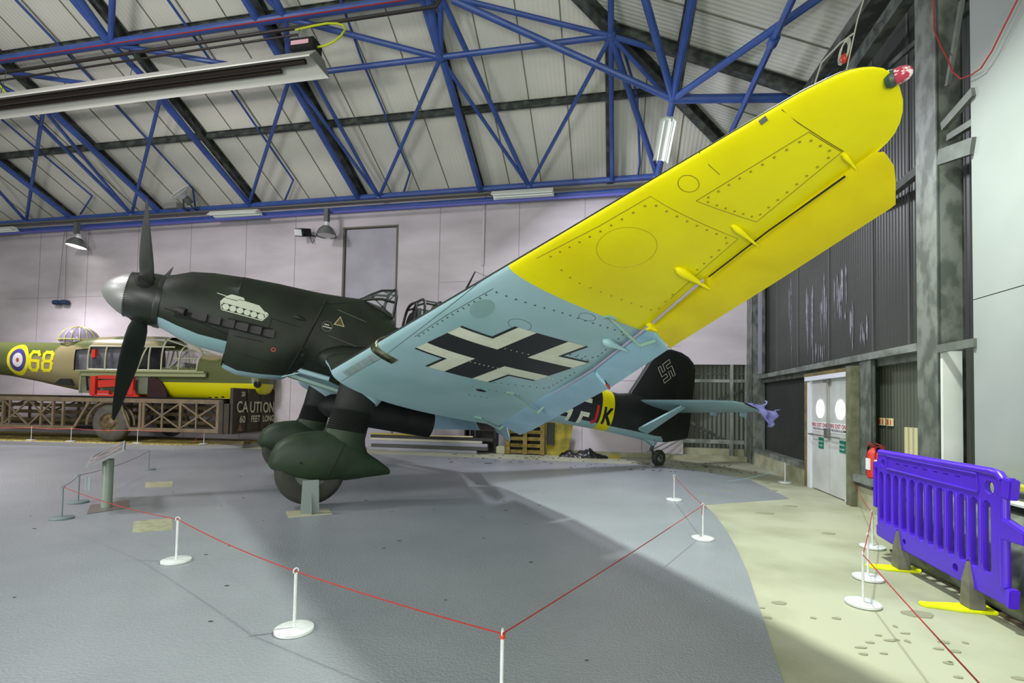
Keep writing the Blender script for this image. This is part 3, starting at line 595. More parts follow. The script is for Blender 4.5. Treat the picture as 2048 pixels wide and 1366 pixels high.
for x, z in ((2.745, .41), (2.57, -.3), (2.6, -.38)):
    b = MB(); b.box((x-.035, fus_y(x, z)-.02, z-.03), (x+.035, fus_y(x, z)+.012, z+.03)); A_('latch', b, m_seam, fus, bevel=.008)
# chin radiator mouth and flap rods
b = MB(); b.box((1.592, -.3, -.76), (1.601, .3, -.6)); A_('radiator_intake', b, m_dark, fus)
for y in (-.25, .3):
    b = MB(); b.beam((2.4, y, -.76), (2.68, y, -.62), .02, .02); A_('cooling_flap_rod', b, m_blue, fus)
# exhaust stubs in their recess
b = MB()
P = [(x, -.17-.012*(x-1.0)) for x in [.93+.1*k for k in range(13)]]
b.loft([[(x, fus_y(x, z)-.03, z+.07), (x, fus_y(x, z)+.004, z+.07), (x, fus_y(x, z)+.004, z-.08), (x, fus_y(x, z)-.03, z-.08)] for x, z in P]); A_('exhaust_recess', b, m_dark, fus)
m_exh = mat('sooty exhaust', '202321', .6, .2, '2a2722', 9)
for k in range(6):
    for s in (1, -1):
        x = 1.14+.172*k; z = -.17-.004*k; y = fus_y(x, z)
        b = MB(); b.loft([[(x-.02, s*(y-.03), z+.03), (x-.02, s*(y+.0), z+.03), (x-.02, s*(y+.0), z-.04), (x-.02, s*(y-.03), z-.04)], [(x+.08, s*(y-.01), z+.055), (x+.08, s*(y+.035), z+.05), (x+.08, s*(y+.035), z-.06), (x+.08, s*(y-.01), z-.065)], [(x+.15, s*(y+.02), z+.055), (x+.165, s*(y+.06), z+.05), (x+.165, s*(y+.06), z-.06), (x+.15, s*(y+.02), z-.06)]])
        A_('exhaust_stub', b, m_exh, fus, bevel=.003)
b = MB(); b.lathe([(.03, 0), (.055, .08), (.05, .14)], (.93, fus_y(.93, -.15)-.02, -.15), (.9, .45, -.1), 12); A_('air_scoop', b, m_exh, fus, smooth=.8)
b = MB(); b.lathe([(.01, 0), (.035, .04), (.03, .12), (.005, .2)], (2.36, fus_y(2.4, .13)-.005, .145), (1, .03, -.12), 12); A_('blister', b, m_green, fus, smooth=.8)
b = MB(); y = fus_y(2.2, -.407); b.disc((2.2, y-.01, -.407), (0, 1, -.1), .035, .016, 20); A_('filler_cap', b, mat('faded red', '8c3020', .5), fus)
b = MB(); b.disc((2.2, y, -.407), (0, 1, -.1), .014, .01, 12); A_('filler_hole', b, m_dark, fus)
# nose art: white tank silhouette, warning triangle, ring
S = lambda x, z: (x, fus_y(x, z)+.003, z)
tank = [[(1.35, .207), (1.352, .197), (1.477, .18), (1.484, .192)], [(1.452, .165), (1.488, .203), (1.529, .232), (1.68, .226), (1.705, .19), (1.632, .187), (1.609, .162)],
        [(1.413, .096), (1.446, .158), (1.605, .152), (1.634, .18), (1.721, .182), (1.896, .17), (1.979, .1), (2.006, .1), (2.037, .075), (2.032, .064), (1.982, .062), (1.415, .087)],
        [(1.413, .09), (1.442, -.01), (1.452, -.006), (1.425, .088)], [(1.442, -.01), (1.46, -.022), (1.961, -.042), (1.961, -.03), (1.46, -.01)], [(1.955, -.042), (1.975, -.04), (2.037, .055), (2.025, .06)]]
tank += [circle(x, z, .043, 20) for x, z in [(1.493, .036), (1.583, .033), (1.673, .03), (1.764, .028), (1.852, .022), (1.944, .018)]]+[circle(1.44, .072, .013, 10), circle(2.0, .048, .015, 10)]
A_('tank_emblem', decal_mesh(tank, S), mat('faded white', 'c6cdb8', .6), fus)
A_('warning_triangle', decal_mesh([[(3.005, .315), (2.93, .165), (3.092, .165)]], S), mat('cream edge', 'c4bd8c', .6), fus)
A_('warning_triangle', decal_mesh([[(3.005, .295), (2.947, .176), (3.073, .176)]], lambda x, z: (x, fus_y(x, z)+.006, z)), mat('triangle brown', '54432a', .6), fus)
ring = lambda cx, cz, r0, r1, n=24: [[(cx+r0*math.cos(a), cz+r0*math.sin(a)), (cx+r1*math.cos(a), cz+r1*math.sin(a)), (cx+r1*math.cos(b_), cz+r1*math.sin(b_)), (cx+r0*math.cos(b_), cz+r0*math.sin(b_))] for a, b_ in [(2*PI*k/n, 2*PI*(k+1)/n) for k in range(n)]]
A_('filler_ring', decal_mesh(ring(2.845, .112, .072, .078), S), mat('dim ring', '6f7863', .6), fus)
A_('stencil_marks', decal_mesh([[(2.80+.018*k, .125), (2.814+.018*k, .125), (2.814+.018*k, .142), (2.80+.018*k, .142)] for k in range(4)]+[[(2.785+.018*k, .09), (2.8+.018*k, .09), (2.8+.018*k, .105), (2.785+.018*k, .105)] for k in range(7)], S), m_white, fus)
# side code and cross
def balken(cx, cz, w, wh, L, ol=.0, U=(1, 0), V=(0, 1)):
    """black cross, white angle pieces, thin black outline pieces"""
    R_ = lambda u, v: (cx+u*U[0]+v*V[0], cz+u*U[1]+v*V[1])
    bl = [[R_(*p) for p in q] for q in ([(-L, -w), (L, -w), (L, w), (-L, w)], [(-w, w), (w, w), (w, L), (-w, L)], [(-w, -L), (w, -L), (w, -w), (-w, -w)])]
    wt, out = [], []
    for su in (1, -1):
        for sv in (1, -1):
            e = w+wh
            wt.append([R_(su*u, sv*v) for u, v in [(w, w), (L, w), (L, e), (e, e), (e, L), (w, L)]])
            if ol: g = e+ol; out.append([R_(su*u, sv*v) for u, v in [(e, e), (L, e), (L, g), (g, g), (g, L), (e, L)]])
    return bl, wt, out
bl, wt, _ = balken(7.8, -.17, .1, .09, .34)
A_('fuselage_cross', decal_mesh(bl, S), mat('navy black', '1c1a2c', .6), fus); [A_('fuselage_cross_edge', decal_mesh([q_], S), m_white, fus) for q_ in wt]
S2 = lambda x, z: (x, fus_y(x, z)+.004, z)
A_('code_letter', decal_mesh(text_polys('J', .40, .016, 1.0), lambda u, v: S2(8.325+u, -.24+v)), mat('letter red', 'b8202c', .6), fus)
A_('code_letter', decal_mesh(text_polys('K', .48, .018, .85), lambda u, v: S2(8.615+u, -.27+v)), m_black, fus)
# spinner and propeller
zc = -.028
b = MB(); b.lathe([(.001, 0), (.06, .012), (.11, .04), (.17, .09), (.22, .15), (.27, .22), (.305, .3)], (.022, 0, zc-.02), (1, 0, .02), 40, cap=False)
spn = A_('spinner', b, m_spin, smooth=.9)
b = MB(); b.lathe([(.305, .32), (.335, .42), (.355, .52), (.368, .63), (.368, .66)], (0, 0, zc-.015), (1, 0, .01), 40); hub = A_('spinner_rear', b, m_prop, smooth=.6)
b = MB(); b.lathe([(.372, .66), (.376, .67), (.378, .73), (.34, .74)], (0, 0, zc-.01), (1, 0, 0), 40); A_('backplate_ring', b, m_prop, smooth=.6)
b = MB()
for k in range(60):
    a = 2*PI*k/60; b.box((.315, .309*math.cos(a)-.004, zc-.015+.309*math.sin(a)-.004), (.325, .309*math.cos(a)+.004, zc-.015+.309*math.sin(a)+.004))
A_('spinner_rivets', b, m_black, spn)
BS = [(.25, .15, 60, .5), (.36, .2, 54, .35), (.46, .265, 49, .24), (.6, .30, 45, .17), (.76, .315, 42, .13), (.94, .305, 39, .11), (1.17, .265, 35, .09), (1.4, .2, 31, .075), (1.55, .15, 29, .07), (1.65, .1, 28, .07), (1.71, .045, 28, .08), (1.73, .012, 28, .1)]
for k in range(3):
    an = 1.0054+2*PI*k/3; rad_ = Vector((0, math.sin(an), math.cos(an))); T_ = Vector((0, math.cos(an), -math.sin(an))); rings = []
    for r, ch, be, th in BS:
        be = math.radians(be); cdir = Vector((math.sin(be), 0, 0))+T_*math.cos(be); nd = Vector((math.cos(be), 0, 0))-T_*math.sin(be); c0 = Vector((.52, 0, zc))+rad_*r
        rings.append([c0+cdir*(ch*.5*math.cos(a))+nd*(ch*th*.5*math.sin(a)) for a in [2*PI*j/20 for j in range(20)]])
    b = MB(); b.loft(rings); bl_ = A_('propeller_blade', b, m_prop, smooth=.9)
    b = MB(); b.lathe([(.13, .27), (.13, .335), (.1, .36)], (.52, 0, zc), rad_, 20); A_('blade_collar', b, m_dark, bl_, smooth=.6)
# fin and rudder
FIN = [(9.3, .33), (9.365, .463), (9.55, .79), (9.769, 1.192), (9.95, 1.42), (10.15, 1.57), (10.382, 1.636), (10.7, 1.642), (10.7, -.48), (10.5, -.5), (10.0, -.4), (9.6, .1)]
RUD = [(10.56, 1.63), (10.727, 1.64), (10.973, 1.589), (11.126, 1.502), (11.225, 1.34), (11.245, 1.158), (11.27, .651), (11.28, .1), (11.271, -.3), (11.229, -.348), (10.9, -.44), (10.657, -.501), (10.504, -.531), (10.40, -.515), (10.56, -.3)]
def slab(poly, th, mids=.6):
    b = MB(); n = len(poly); cx = sum(p[0] for p in poly)/n; cz = sum(p[1] for p in poly)/n
    rg = []
    for y, s in ((-th, mids), (-th*.75, .97), (0, 1), (th*.75, .97), (th, mids)): rg.append([(cx+(x-cx)*s, y, cz+(z-cz)*s) for x, z in poly])
    b.loft(rg); return b
A_('fin', slab(FIN, .075, .9), m_tail, smooth=.7); rd_ = A_('rudder', slab(RUD, .05, .9), m_tail, smooth=.7)
# tail emblem: thin white outline
c_ = Vector((10.269, 1.079)); e1 = Vector((10.294-9.995, 1.362-1.1)); e2 = Vector((10.294-10.546, 1.362-1.057))
G5 = lambda i, j: (c_+e1*(i-2.5)/5+e2*(j-2.5)/5)
shape = [(0, 5), (0, 4), (2, 4), (2, 3), (0, 3), (0, 0), (1, 0), (1, 2), (2, 2), (2, 0), (5, 0), (5, 1), (3, 1), (3, 2), (5, 2), (5, 5), (4, 5), (4, 3), (3, 3), (3, 5)]
pts = [G5(5-i, j) for i, j in shape]; b = MB()
b.path([(p.x, .078, p.y) for p in pts], .0085, 5, closed=True); A_('tail_emblem', b, m_white)
# tailplane
def tp(s):
    st = [(.05, 9.56, 10.75, .275, .20, .14), (1.0, 9.57, 10.62, .28, .205, .12), (2.0, 9.60, 10.5, .285, .215, .10), (2.42, 9.66, 10.42, .288, .225, .09), (2.5, 9.85, 10.3, .288, .24, .05)]
    b = MB(); rings = []
    for y, xl, xt, zl, zt, t in st:
        up, lo = [], []
        for k in range(13):
            q = (1-math.cos(PI*k/12))/2; yt_ = 5*(.2969*math.sqrt(q)-.126*q-.3516*q*q+.2843*q**3-.1036*q**4)*t; x = xl+(xt-xl)*q; z = zl+(zt-zl)*q
            up.append((x, s*y, z+yt_*.7)); lo.append((x, s*y, z-yt_*.7))
        rings.append(up[::-1]+lo[1:-1])
    b.loft(rings, matf=lambda i, j: 0 if j < 12 else 1); o = A_('tailplane', b, [m_tail, m_blue], smooth=.6)
    b = MB(); b.loft([[(9.59, s*.1, -.36), (9.9, s*.1, -.40), (9.9, s*.13, -.43), (9.59, s*.13, -.39)], [(9.83, s*1.05, .22), (9.95, s*1.05, .22), (9.95, s*1.07, .19), (9.83, s*1.07, .19)]]); A_('tailplane_strut', b, m_blue)
    for y in (1.3, 2.0):
        b = MB(); b.box((10.45, s*y-.02, .13), (10.6, s*y+.02, .21)); A_('elevator_hinge', b, m_blue, o)
tp(1); tp(-1)
# tail wheel
b = MB(); b.lathe([(.09, -.06), (.15, -.065), (.185, -.03), (.19, 0), (.185, .03), (.15, .065), (.09, .06)], (10.46, 0, -.9), (0, 1, 0), 32, cap=False); tw = A_('tail_wheel', b, m_rub, smooth=.8)
b = MB(); b.lathe([(.1, -.04), (.06, -.05), (.03, -.06), (.03, .06), (.06, .05), (.1, .04)], (10.46, 0, -.9), (0, 1, 0), 20); A_('wheel_hub', b, m_steel, tw, smooth=.5)
b = MB(); b.path([(10.2, 0, -.5), (10.24, 0, -.62), (10.2, 0, -.74), (10.28, .0, -.8)], [.05, .045, .04, .03], 10)
for s in (-1, 1): b.path([(10.28, s*.02, -.78), (10.33, s*.085, -.82), (10.46, s*.085, -.9)], .018, 8)
A_('tail_leg', b, mat('oily leg', '3a423e', .5, .3), smooth=.7)
b = MB(); b.loft([[(9.95, -.08, -.54), (9.95, .08, -.54), (9.95, .08, -.56), (9.95, -.08, -.56)], [(10.2, -.09, -.54), (10.2, .09, -.54), (10.2, .06, -.66), (10.2, -.06, -.66)], [(10.3, -.05, -.54), (10.3, .05, -.54), (10.3, .03, -.62), (10.3, -.03, -.62)]]); A_('tail_leg_fairing', b, m_blue)
# wings
LEc = [(1.95, 2.83), (7.1, 3.822), (7.185, 3.84), (7.262, 3.864), (7.317, 3.881), (7.365, 3.907), (7.4, 3.938), (7.431, 3.977), (7.45, 4.02), (7.46, 4.09)]
TEc = [(1.95, 5.27), (2.23, 5.244), (4.25, 5.116), (5.31, 4.86), (6.43, 4.573), (7.137, 4.435), (7.231, 4.434), (7.282, 4.418), (7.326, 4.391), (7.365, 4.349), (7.4, 4.294), (7.426, 4.234), (7.446, 4.158), (7.46, 4.10)]
def zpl(x, y): return -.65+(y-1.95)*.2634-(x-2.83)*.08
def ytn(s): s = min(max(s, 0), 1); return 5*(.2969*math.sqrt(s)-.126*s-.3516*s*s+.2843*s**3-.1036*s**4)
def wf(y): return interp(y, [(1.95, 1.0), (3.0, .75), (4.5, .6)])[0]
def wch(y):
    le = interp(y, LEc)[0]; te = interp(y, TEc)[0]; c = max(te-le, 1e-3); return le, te, (c/.8 if y < 7.2 else c/(.8+.2*min(1, (y-7.2)/.2)))
def wlow(x, y, d=.0):
    le, te, cc = wch(y); return zpl(x, y)-wf(y)*.13*cc*ytn((x-le)/cc)-d
WY = [1.95, 2.3, 2.8, 3.4, 4, 4.6, 5.2, 5.7, 6.2, 6.6, 6.9, 7.1, 7.185, 7.231, 7.282, 7.326, 7.365, 7.4, 7.426, 7.446, 7.459]
NW = 22
def wring(y, s):
    le, te, cc = wch(y); up, lo = [], []
    for k in range(NW+1):
        q = (k/NW)**1.7; x = le+(te-le)*q; t = ytn((x-le)/cc)*cc*.13
        z = zpl(x, y); th = min(1, (7.47-y)/.12)
        up.append((x, s*y, z+1.15*t*th+.004)); lo.append((x, s*y, z-wf(y)*t*(.4+.6*th)))
    return up[::-1]+lo[1:]
def wmat(i, j):
    y = (WY[i]+WY[min(i+1, len(WY)-1)])/2
    if j <= NW-1 or j == 2*NW: return 0
    return 2 if y > 5.2 else 1
for s in (1, -1):
    b = MB(); b.loft([wring(y, s) for y in WY], matf=wmat); wg = A_('wing', b, [m_green, m_blue, m_yel], smooth=.8)
    if s == 1: wing = wg
    # centre section, drooping outwards
    CS = [(.3, 2.93, 5.75, -.36, -.55), (.8, 2.9, 5.62, -.43, -.63), (1.4, 2.86, 5.45, -.53, -.73), (1.95, 2.83, 5.27, -.65, -.845)]
    rings = []
    for y, le, te, zl, zt in CS:
        up, lo = [], []; cc = (te-le)/.8
        for k in range(NW+1):
            q = (k/NW)**1.7; x = le+(te-le)*q; t = ytn((x-le)/cc)*cc*.13; z = zl+(zt-zl)*q
            up.append((x, s*y, z+1.15*t+.004)); lo.append((x, s*y, z-t))
        rings.append(up[::-1]+lo[1:])
    b = MB(); b.loft(rings, matf=lambda i, j: 0 if j <= NW-1 else 1); A_('centre_wing', b, [m_green, m_blue], smooth=.8)
    # flaps and aileron
    def foil(le, te, t, n=9):
        le, te = Vector(le), Vector(te); up, lo = [], []
        for k in range(n):
            q = (1-math.cos(PI*k/(n-1)))/2; p = le+(te-le)*q; h = ytn(q)*t
            up.append((p.x, s*p.y, p.z+h)); lo.append((p.x, s*p.y, p.z-h*.5))
        return up[::-1]+lo[1:-1]
    b = MB(); b.loft([foil((5.20, 2.06, -.86), (5.669, 1.931, -1.008), .1), foil((5.185, 2.27, -.80), (5.64, 2.3, -.92), .1), foil((5.03, 4.345, -.265), (5.374, 4.20, -.393), .08)]); A_('inner_flap', b, m_blue2, smooth=.7)
    b = MB(); b.loft([foil((5.025, 4.39, -.255), (5.37, 4.25, -.38), .08), foil((4.815, 5.33, .028), (5.157, 5.24, -.088), .07)]); A_('middle_flap', b, m_blue2, smooth=.7)
    b = MB(); b.loft([foil((4.811, 5.36, .035), (5.15, 5.265, -.082), .07), foil((4.6, 6.2, .28), (4.93, 6.42, .249), .06), foil((4.43, 7.06, .54), (4.785, 7.14, .462), .05), foil((4.41, 7.16, .565), (4.77, 7.172, .469), .04), foil((4.40, 7.225, .585), (4.62, 7.235, .525), .03), foil((4.43, 7.262, .585), (4.54, 7.262, .555), .015)]); ail = A_('aileron', b, mat('shaded aileron yellow', 'c9bb00', .45, 0, 'bdae00', 3, spec=.25), smooth=.7)  # aileron's shading is put into this darker yellow
    b = MB(); b.loft([foil((5.43, 1.85, -.86), (5.60, 1.8, -1.13), .05), foil((5.74, .4, -.64), (6.08, .36, -1.0), .06)]); A_('centre_flap', b, m_blue2, smooth=.7)
    # bright rod and gap along the hinge line
    b = MB(); b.path([(5.13, s*3.5, -.5), (5.01, s*4.37, -.262), (4.8, s*5.33, .02)], .012, 6); A_('hinge_rod', b, mat('lilac rod', 'a9a0b4', .4, .2), smooth=.8)
    b = MB(); b.path([(4.78, s*5.4, .035), (4.6, s*6.05, .22)], .012, 6); A_('hinge_rod', b, mat('lilac rod', 'a9a0b4'), smooth=.8)
    b = MB(); b.path([(4.60, s*6.1, .235), (4.50, s*6.6, .385), (4.435, s*7.08, .53)], .006, 6); A_('hinge_gap_shade', b, m_dark)  # dark tubes here and below stand in for shade in the slot
    b = MB(); b.path([(5.235, s*2.1, -.80), (5.20, s*2.9, -.615), (5.13, s*3.5, -.47)], .013, 6); A_('hinge_gap_shade', b, m_dark)
    def bracket(p, m_, e, f, r=.014):
        b = MB(); b.path([p, m_], r, 8); b.path([m_, e], r*1.3, 8); b.box((f[0]-.05, f[1]-.03, f[2]-.01), (f[0]+.05, f[1]+.03, f[2]+.02)); A_('flap_bracket', b, mat('pale green bracket', '7d9f93', .5), smooth=.6)
    W_ = lambda x, y: (x, s*y, wlow(x, y)-.004)
    bracket(W_(4.47, 5.215), (4.85, s*5.20, -.13), (4.97, s*5.25, -.06), W_(4.47, 5.215)); bracket(W_(4.708, 3.192), (5.24, s*3.03, -.72), (5.27, s*3.13, -.62), W_(4.708, 3.192)); bracket(W_(4.82, 2.153), (5.33, s*1.9, -.98), (5.34, s*2.02, -.9), W_(4.82, 2.153))
    def fairing(p, q, r, m_):
        p, q = Vector(p), Vector(q); b = MB(); b.path([p+(q-p)*k for k in (0, .06, .18, .35, .6, .85, 1)], [.01, r*.7, r, r*.85, r*.5, r*.35, r*.15], 12); A_('hinge_fairing', b, m_, smooth=.9)
    fairing((4.68, s*4.88, wlow(4.68, 4.88)-.01), (4.95, s*4.93, -.13), .045, m_blue); fairing((4.37, s*6.0, wlow(4.37, 6.0)-.005), (4.72, s*6.02, .19), .035, m_yel)
    fairing((4.31, s*6.49, wlow(4.31, 6.49)), (4.57, s*6.5, .34), .022, m_yel); fairing((4.3, s*7.135, wlow(4.3, 7.135)), (4.43, s*7.14, .54), .014, m_yel)
    b = MB(); b.box((4.8, s*5.33-.03, -.01), (4.88, s*5.33+.03, .05)); A_('yellow_joint_block', b, m_yel)
    # undercarriage
    ox = s*1.66
    SP = [(2.372, -1.84, -1.90, .02), (2.385, -1.76, -1.93, .075), (2.42, -1.65, -1.965, .125), (2.5, -1.57, -2.0, .17), (2.6, -1.50, -2.03, .2), (2.72, -1.455, -2.045, .22), (2.9, -1.41, -2.05, .235), (3.05, -1.385, -2.04, .24), (3.2, -1.40, -2.02, .225), (3.36, -1.46, -1.99, .2), (3.46, -1.545, -1.965, .175), (3.56, -1.615, -1.935, .145), (3.72, -1.69, -1.895, .1), (3.86, -1.765, -1.86, .05), (3.895, -1.80, -1.85, .015)]
    def spy(x, z):
        zt, zb, w = interp(x, SP); r = min(abs(z-(zt+zb)/2)/((zt-zb)/2), .999)**(1/.8); return w*(1-min(r, 1)**2)**.425
    b = MB(); rings = []
    for x, zt, zb, w in SP:
        c = (zt+zb)/2; h = (zt-zb)/2; rings.append([(x, ox+w*math.copysign(abs(math.cos(a))**.85, math.cos(a)), c+h*math.copysign(abs(math.sin(a))**.8, math.sin(a))) for a in [2*PI*k/36 for k in range(36)]])
    b.loft(rings); spat = A_('wheel_spat', b, m_green2, smooth=.9)
    b = MB(); b.path([(x, ox+s*(spy(x, z)+.002), z) for x, z in [(3.22-.0155*k, -1.42-.057*k) for k in range(11)]], .006, 5); A_('spat_seam', b, m_seam, spat)
    b = MB(); b.disc((2.72, ox+s*.218, -1.83), (0, 1, 0), .013, s*.012, 10); A_('spat_hole', b, m_dark, spat)
    b = MB(); b.loft([[((x0+x1)/2+(x1-x0)/2*math.copysign(abs(math.cos(a))**.9, math.cos(a)), ox+w*math.sin(a), z) for a in [2*PI*k/32 for k in range(32)]] for z, x0, x1, w in ((-1.75, 2.72, 3.66, .2), (-1.62, 2.82, 3.55, .195), (-1.52, 2.885, 3.495, .19), (-1.44, 2.925, 3.475, .185), (-1.36, 2.95, 3.478, .182))]); A_('spat_collar', b, m_green2, spat, smooth=.9)
    LG = [(-1.75, 2.92, 3.46, .13), (-1.5, 2.9, 3.47, .16), (-1.43, 2.92, 3.465, .165), (-1.37, 2.945, 3.475, .17)]
    n_b = 9
    for k in range(n_b*2+1):
        f = k/(n_b*2); LG.append((-1.36+.27*f, 2.955+.035*f-(.008 if k % 2 else -.006), 3.475+.025*f+(.008 if k % 2 else -.006), .175+(.01 if k % 2 else -.006)))
    LG += [(-1.07, 2.992, 3.5, .18), (-.95, 3.0, 3.51, .185), (-.80, 3.01, 3.53, .19), (-.6, 3.02, 3.54, .19)]
    b = MB(); b.loft([[((x0+x1)/2+(x1-x0)/2*math.copysign(abs(math.cos(a))**.9, math.cos(a)), ox+w*math.sin(a), z) for a in [2*PI*k/32 for k in range(32)]] for z, x0, x1, w in LG]); A_('undercarriage_leg', b, mat('leg black green', '1b201c', .6, 0, '161a17', 4, spec=.3), smooth=.5)
    b = MB(); b.loft([[((2.99+3.5)/2+(.27+e)*math.cos(a)+.02+e*.5, ox+(.195+e*.8)*math.sin(a), z-.13*math.cos(a)*k_) for a in [2*PI*k/32 for k in range(32)]] for z, e, k_ in ((-.845, .0, 1), (-.825, .012, .95), (-.78, .04, .7), (-.72, .09, .35))], cap=False); A_('leg_root_fairing', b, m_blue, smooth=.8, solid=.01)
    b = MB(); b.lathe([(.2, -.11), (.33, -.125), (.39, -.11), (.415, -.06), (.422, 0), (.415, .06), (.39, .11), (.33, .125), (.2, .11)], (2.88, ox, -1.935), (0, 1, 0), 44, cap=False); wh = A_('main_wheel', b, m_rub, smooth=.9)
    b = MB(); b.lathe([(.2, -.1), (.12, -.06), (.05, -.1), (.05, .1), (.12, .06), (.2, .1)], (2.88, ox, -1.935), (0, 1, 0), 28); A_('wheel_hub', b, m_dsteel, wh, smooth=.6)
# things only on the near wing
WS = lambda d: (lambda x, y: (x, y, wlow(x, y)-d))
bl, wt, ol = balken(4.132, 3.97, .167, .185, .69, .035, (.992, .125), (.232, .973))
A_('wing_cross', decal_mesh(bl, WS(.003), .06), mat('cross black', '1b1f20', .6), wing); [A_('wing_cross_edge', decal_mesh([q_], WS(.003), .06), m_white, wing) for q_ in wt]; [A_('wing_cross_outline', decal_mesh([q_], WS(.003), .05), mat('cross black', '1b1f20'), wing) for q_ in ol]
def rivets(pts, step=.075, r=.009, m=m_rivet, dense=1):
    b = MB()
    for (x0, y0), (x1, y1) in zip(pts, pts[1:]):
        L = math.hypot(x1-x0, y1-y0); n = int(L/step)
        for k in range(n):
            x = x0+(x1-x0)*(k+.5)/n; y = y0+(y1-y0)*(k+.5)/n; b.disc((x, y, wlow(x, y)+.002), (.05, -.26, 1), r, -.007, 7)
    return A_('rivet_row', b, m, wing)
def wline(pts, w=.006, m=m_line):
    b = MB(); P = []
    for (x0, y0), (x1, y1) in zip(pts, pts[1:]):
        n = max(2, int(math.hypot(x1-x0, y1-y0)/.08)); P += [(x0+(x1-x0)*k/n, y0+(y1-y0)*k/n) for k in range(n)]
    P.append(pts[-1]); b.path([(x, y, wlow(x, y)) for x, y in P], w/2, 4); return A_('panel_line', b, m, wing)
m_ry = mat('rivet on yellow', '8f8600', .5); m_ly = mat('line on yellow', '6e6700', .7)
rivets([(3.486, 4.898), (4.063, 5.036), (4.762, 5.087), (4.896, 4.537), (4.6, 4.45)]); rivets([(3.49, 4.85), (3.388, 4.302), (3.30, 3.72)]); rivets([(4.35, 3.36), (4.99, 3.57), (4.948, 4.165)]); rivets([(4.6, 2.9), (4.3, 2.85)]); rivets([(4.2, 3.1), (4.9, 3.2)], .09, .007)
rivets([(4.6, 4.45), (4.9, 4.45)]); wline([(3.486, 4.92), (3.36, 4.27), (3.28, 3.7)]); wline([(3.0, 2.2), (3.16, 2.95), (3.4, 5.0)]); wline([(2.97, 2.0), (3.1, 2.75)])
rivets([(3.60, 4.1), (4.7, 4.28)], .06, .007, mat('worn rivet', 'b9bda8')); rivets([(3.4, 3.6), (4.3, 3.75), (4.9, 3.85)], .05, .008, mat('worn rivet', 'b9bda8'))
for p in ([(3.972, 6.501), (4.039, 7.115), (4.287, 7.138), (4.407, 6.589), (3.972, 6.501)], [(3.55, 5.45), (3.679, 5.989), (3.748, 6.357), (4.454, 6.429), (4.558, 6.031), (4.65, 5.7)]): wline(p, .005, m_ly)
rivets([(4.0, 6.53), (4.06, 7.09), (4.26, 7.115), (4.37, 6.61), (4.0, 6.53)], .062, .007, m_ry); rivets([(3.6, 5.5), (3.72, 6.0), (3.78, 6.33), (4.42, 6.4), (4.52, 6.03)], .075, .008, m_ry); rivets([(3.7, 5.5), (3.9, 5.45), (4.7, 5.5), (4.6, 5.8)], .09, .008, m_ry)
wline([(3.84, 7.10), (4.06, 7.125), (4.29, 7.145)], .006, m_ly); wline([(3.74, 6.705), (3.92, 6.7)], .005, m_ly)
def wring_line(cx, cy, rx, ry, m=m_line, w=.005, n=28): b = MB(); b.path([(cx+rx*math.cos(a), cy+ry*math.sin(a), wlow(cx+rx*math.cos(a), cy+ry*math.sin(a))) for a in [2*PI*k/n for k in range(n)]], w/2, 4, closed=True); A_('access_hatch', b, m, wing)
wring_line(3.842, 6.555, .065, .05, m_ly); wring_line(4.31, 5.11, .08, .055); wring_line(3.93, 4.64, .11, .09); wring_line(3.95, 5.95, .2, .2, m_ry, .004)
A_('paint_scuff', decal_mesh([[(3.55+.09*math.cos(a), 4.62+.16*math.sin(a)) for a in [k*PI/8 for k in range(16)]]], WS(.002)), mat('greenish scuff', '7b9c9a', .5), wing)
A_('drain_hole', decal_mesh([circle(4.39, 3.061, .07, 14, .035)], WS(.003)), m_dark, wing)
b = MB()
for y0, y1, m0 in ((3.0, 3.14, 0),):
    rr = []
    for y in (y0, y1):
        le = interp(y, LEc)[0]; pr = [(le+.12, 1)]+[(le+x_, 1) for x_ in (.08, .05, .025, .01)]+[(le, 0)]+[(le+x_, -1) for x_ in (.01, .03, .06, .1, .15, .2, .26)]
        ring_ = []
        for x_, sg in pr:
            cc = wch(y)[2]; t = ytn((x_-le)/cc)*cc*.13; z = zpl(x_, y)+(1.15*t+.01 if sg > 0 else (-wf(y)*t-.006 if sg < 0 else 0)); ring_.append((x_-.006, y, z))
        rr.append(ring_)
    n = len(rr[0]); b.add(rr[0]+rr[1], [(i, i+1, n+i+1, n+i) for i in range(n-1)])
A_('landing_light_strip', b, m_chrome, wing, smooth=1, solid=.006)
b = MB()
for y0, y1 in ((2.2, 2.95),):
    rr = []
    for y in (y0, y1):
        le = interp(y, LEc)[0]; cc = wch(y)[2]; rr.append([(le+x_, y, zpl(le+x_, y)-wf(y)*ytn(x_/cc)*cc*.13-.003) for x_ in (.045, .06, .08, .105, .13)])
    n = 5; b.add(rr[0]+rr[1], [(i, i+1, n+i+1, n+i) for i in range(n-1)])
A_('worn_leading_edge', b, mat('worn blue metal', 'a9bcb8', .35, .4, '8fa6a8', 12), wing, smooth=1)
b = MB(); le = interp(7.02, LEc)[0]; b.add([(le+x_, y, zpl(le+x_, y)-wf(y)*ytn(x_/.8)*.8*.13-.004) for y in (7.0, 7.035) for x_ in (.004, .014, .028)], [(0, 1, 4, 3), (1, 2, 5, 4)]); A_('slot_grille', b, mat('grey grille', '70756c', .3, .4), wing, solid=.003)
b = MB(); b.path([(5.148, 4.36, -.30), (5.30, 4.275, -.372)], .008, 6); A_('red_tag_cord', b, m_dark); b = MB(); b.path([(5.27, 4.29, -.365), (5.35, 4.25, -.395)], .014, 8); A_('red_tag', b, mat('tag red', 'a03020', .5))
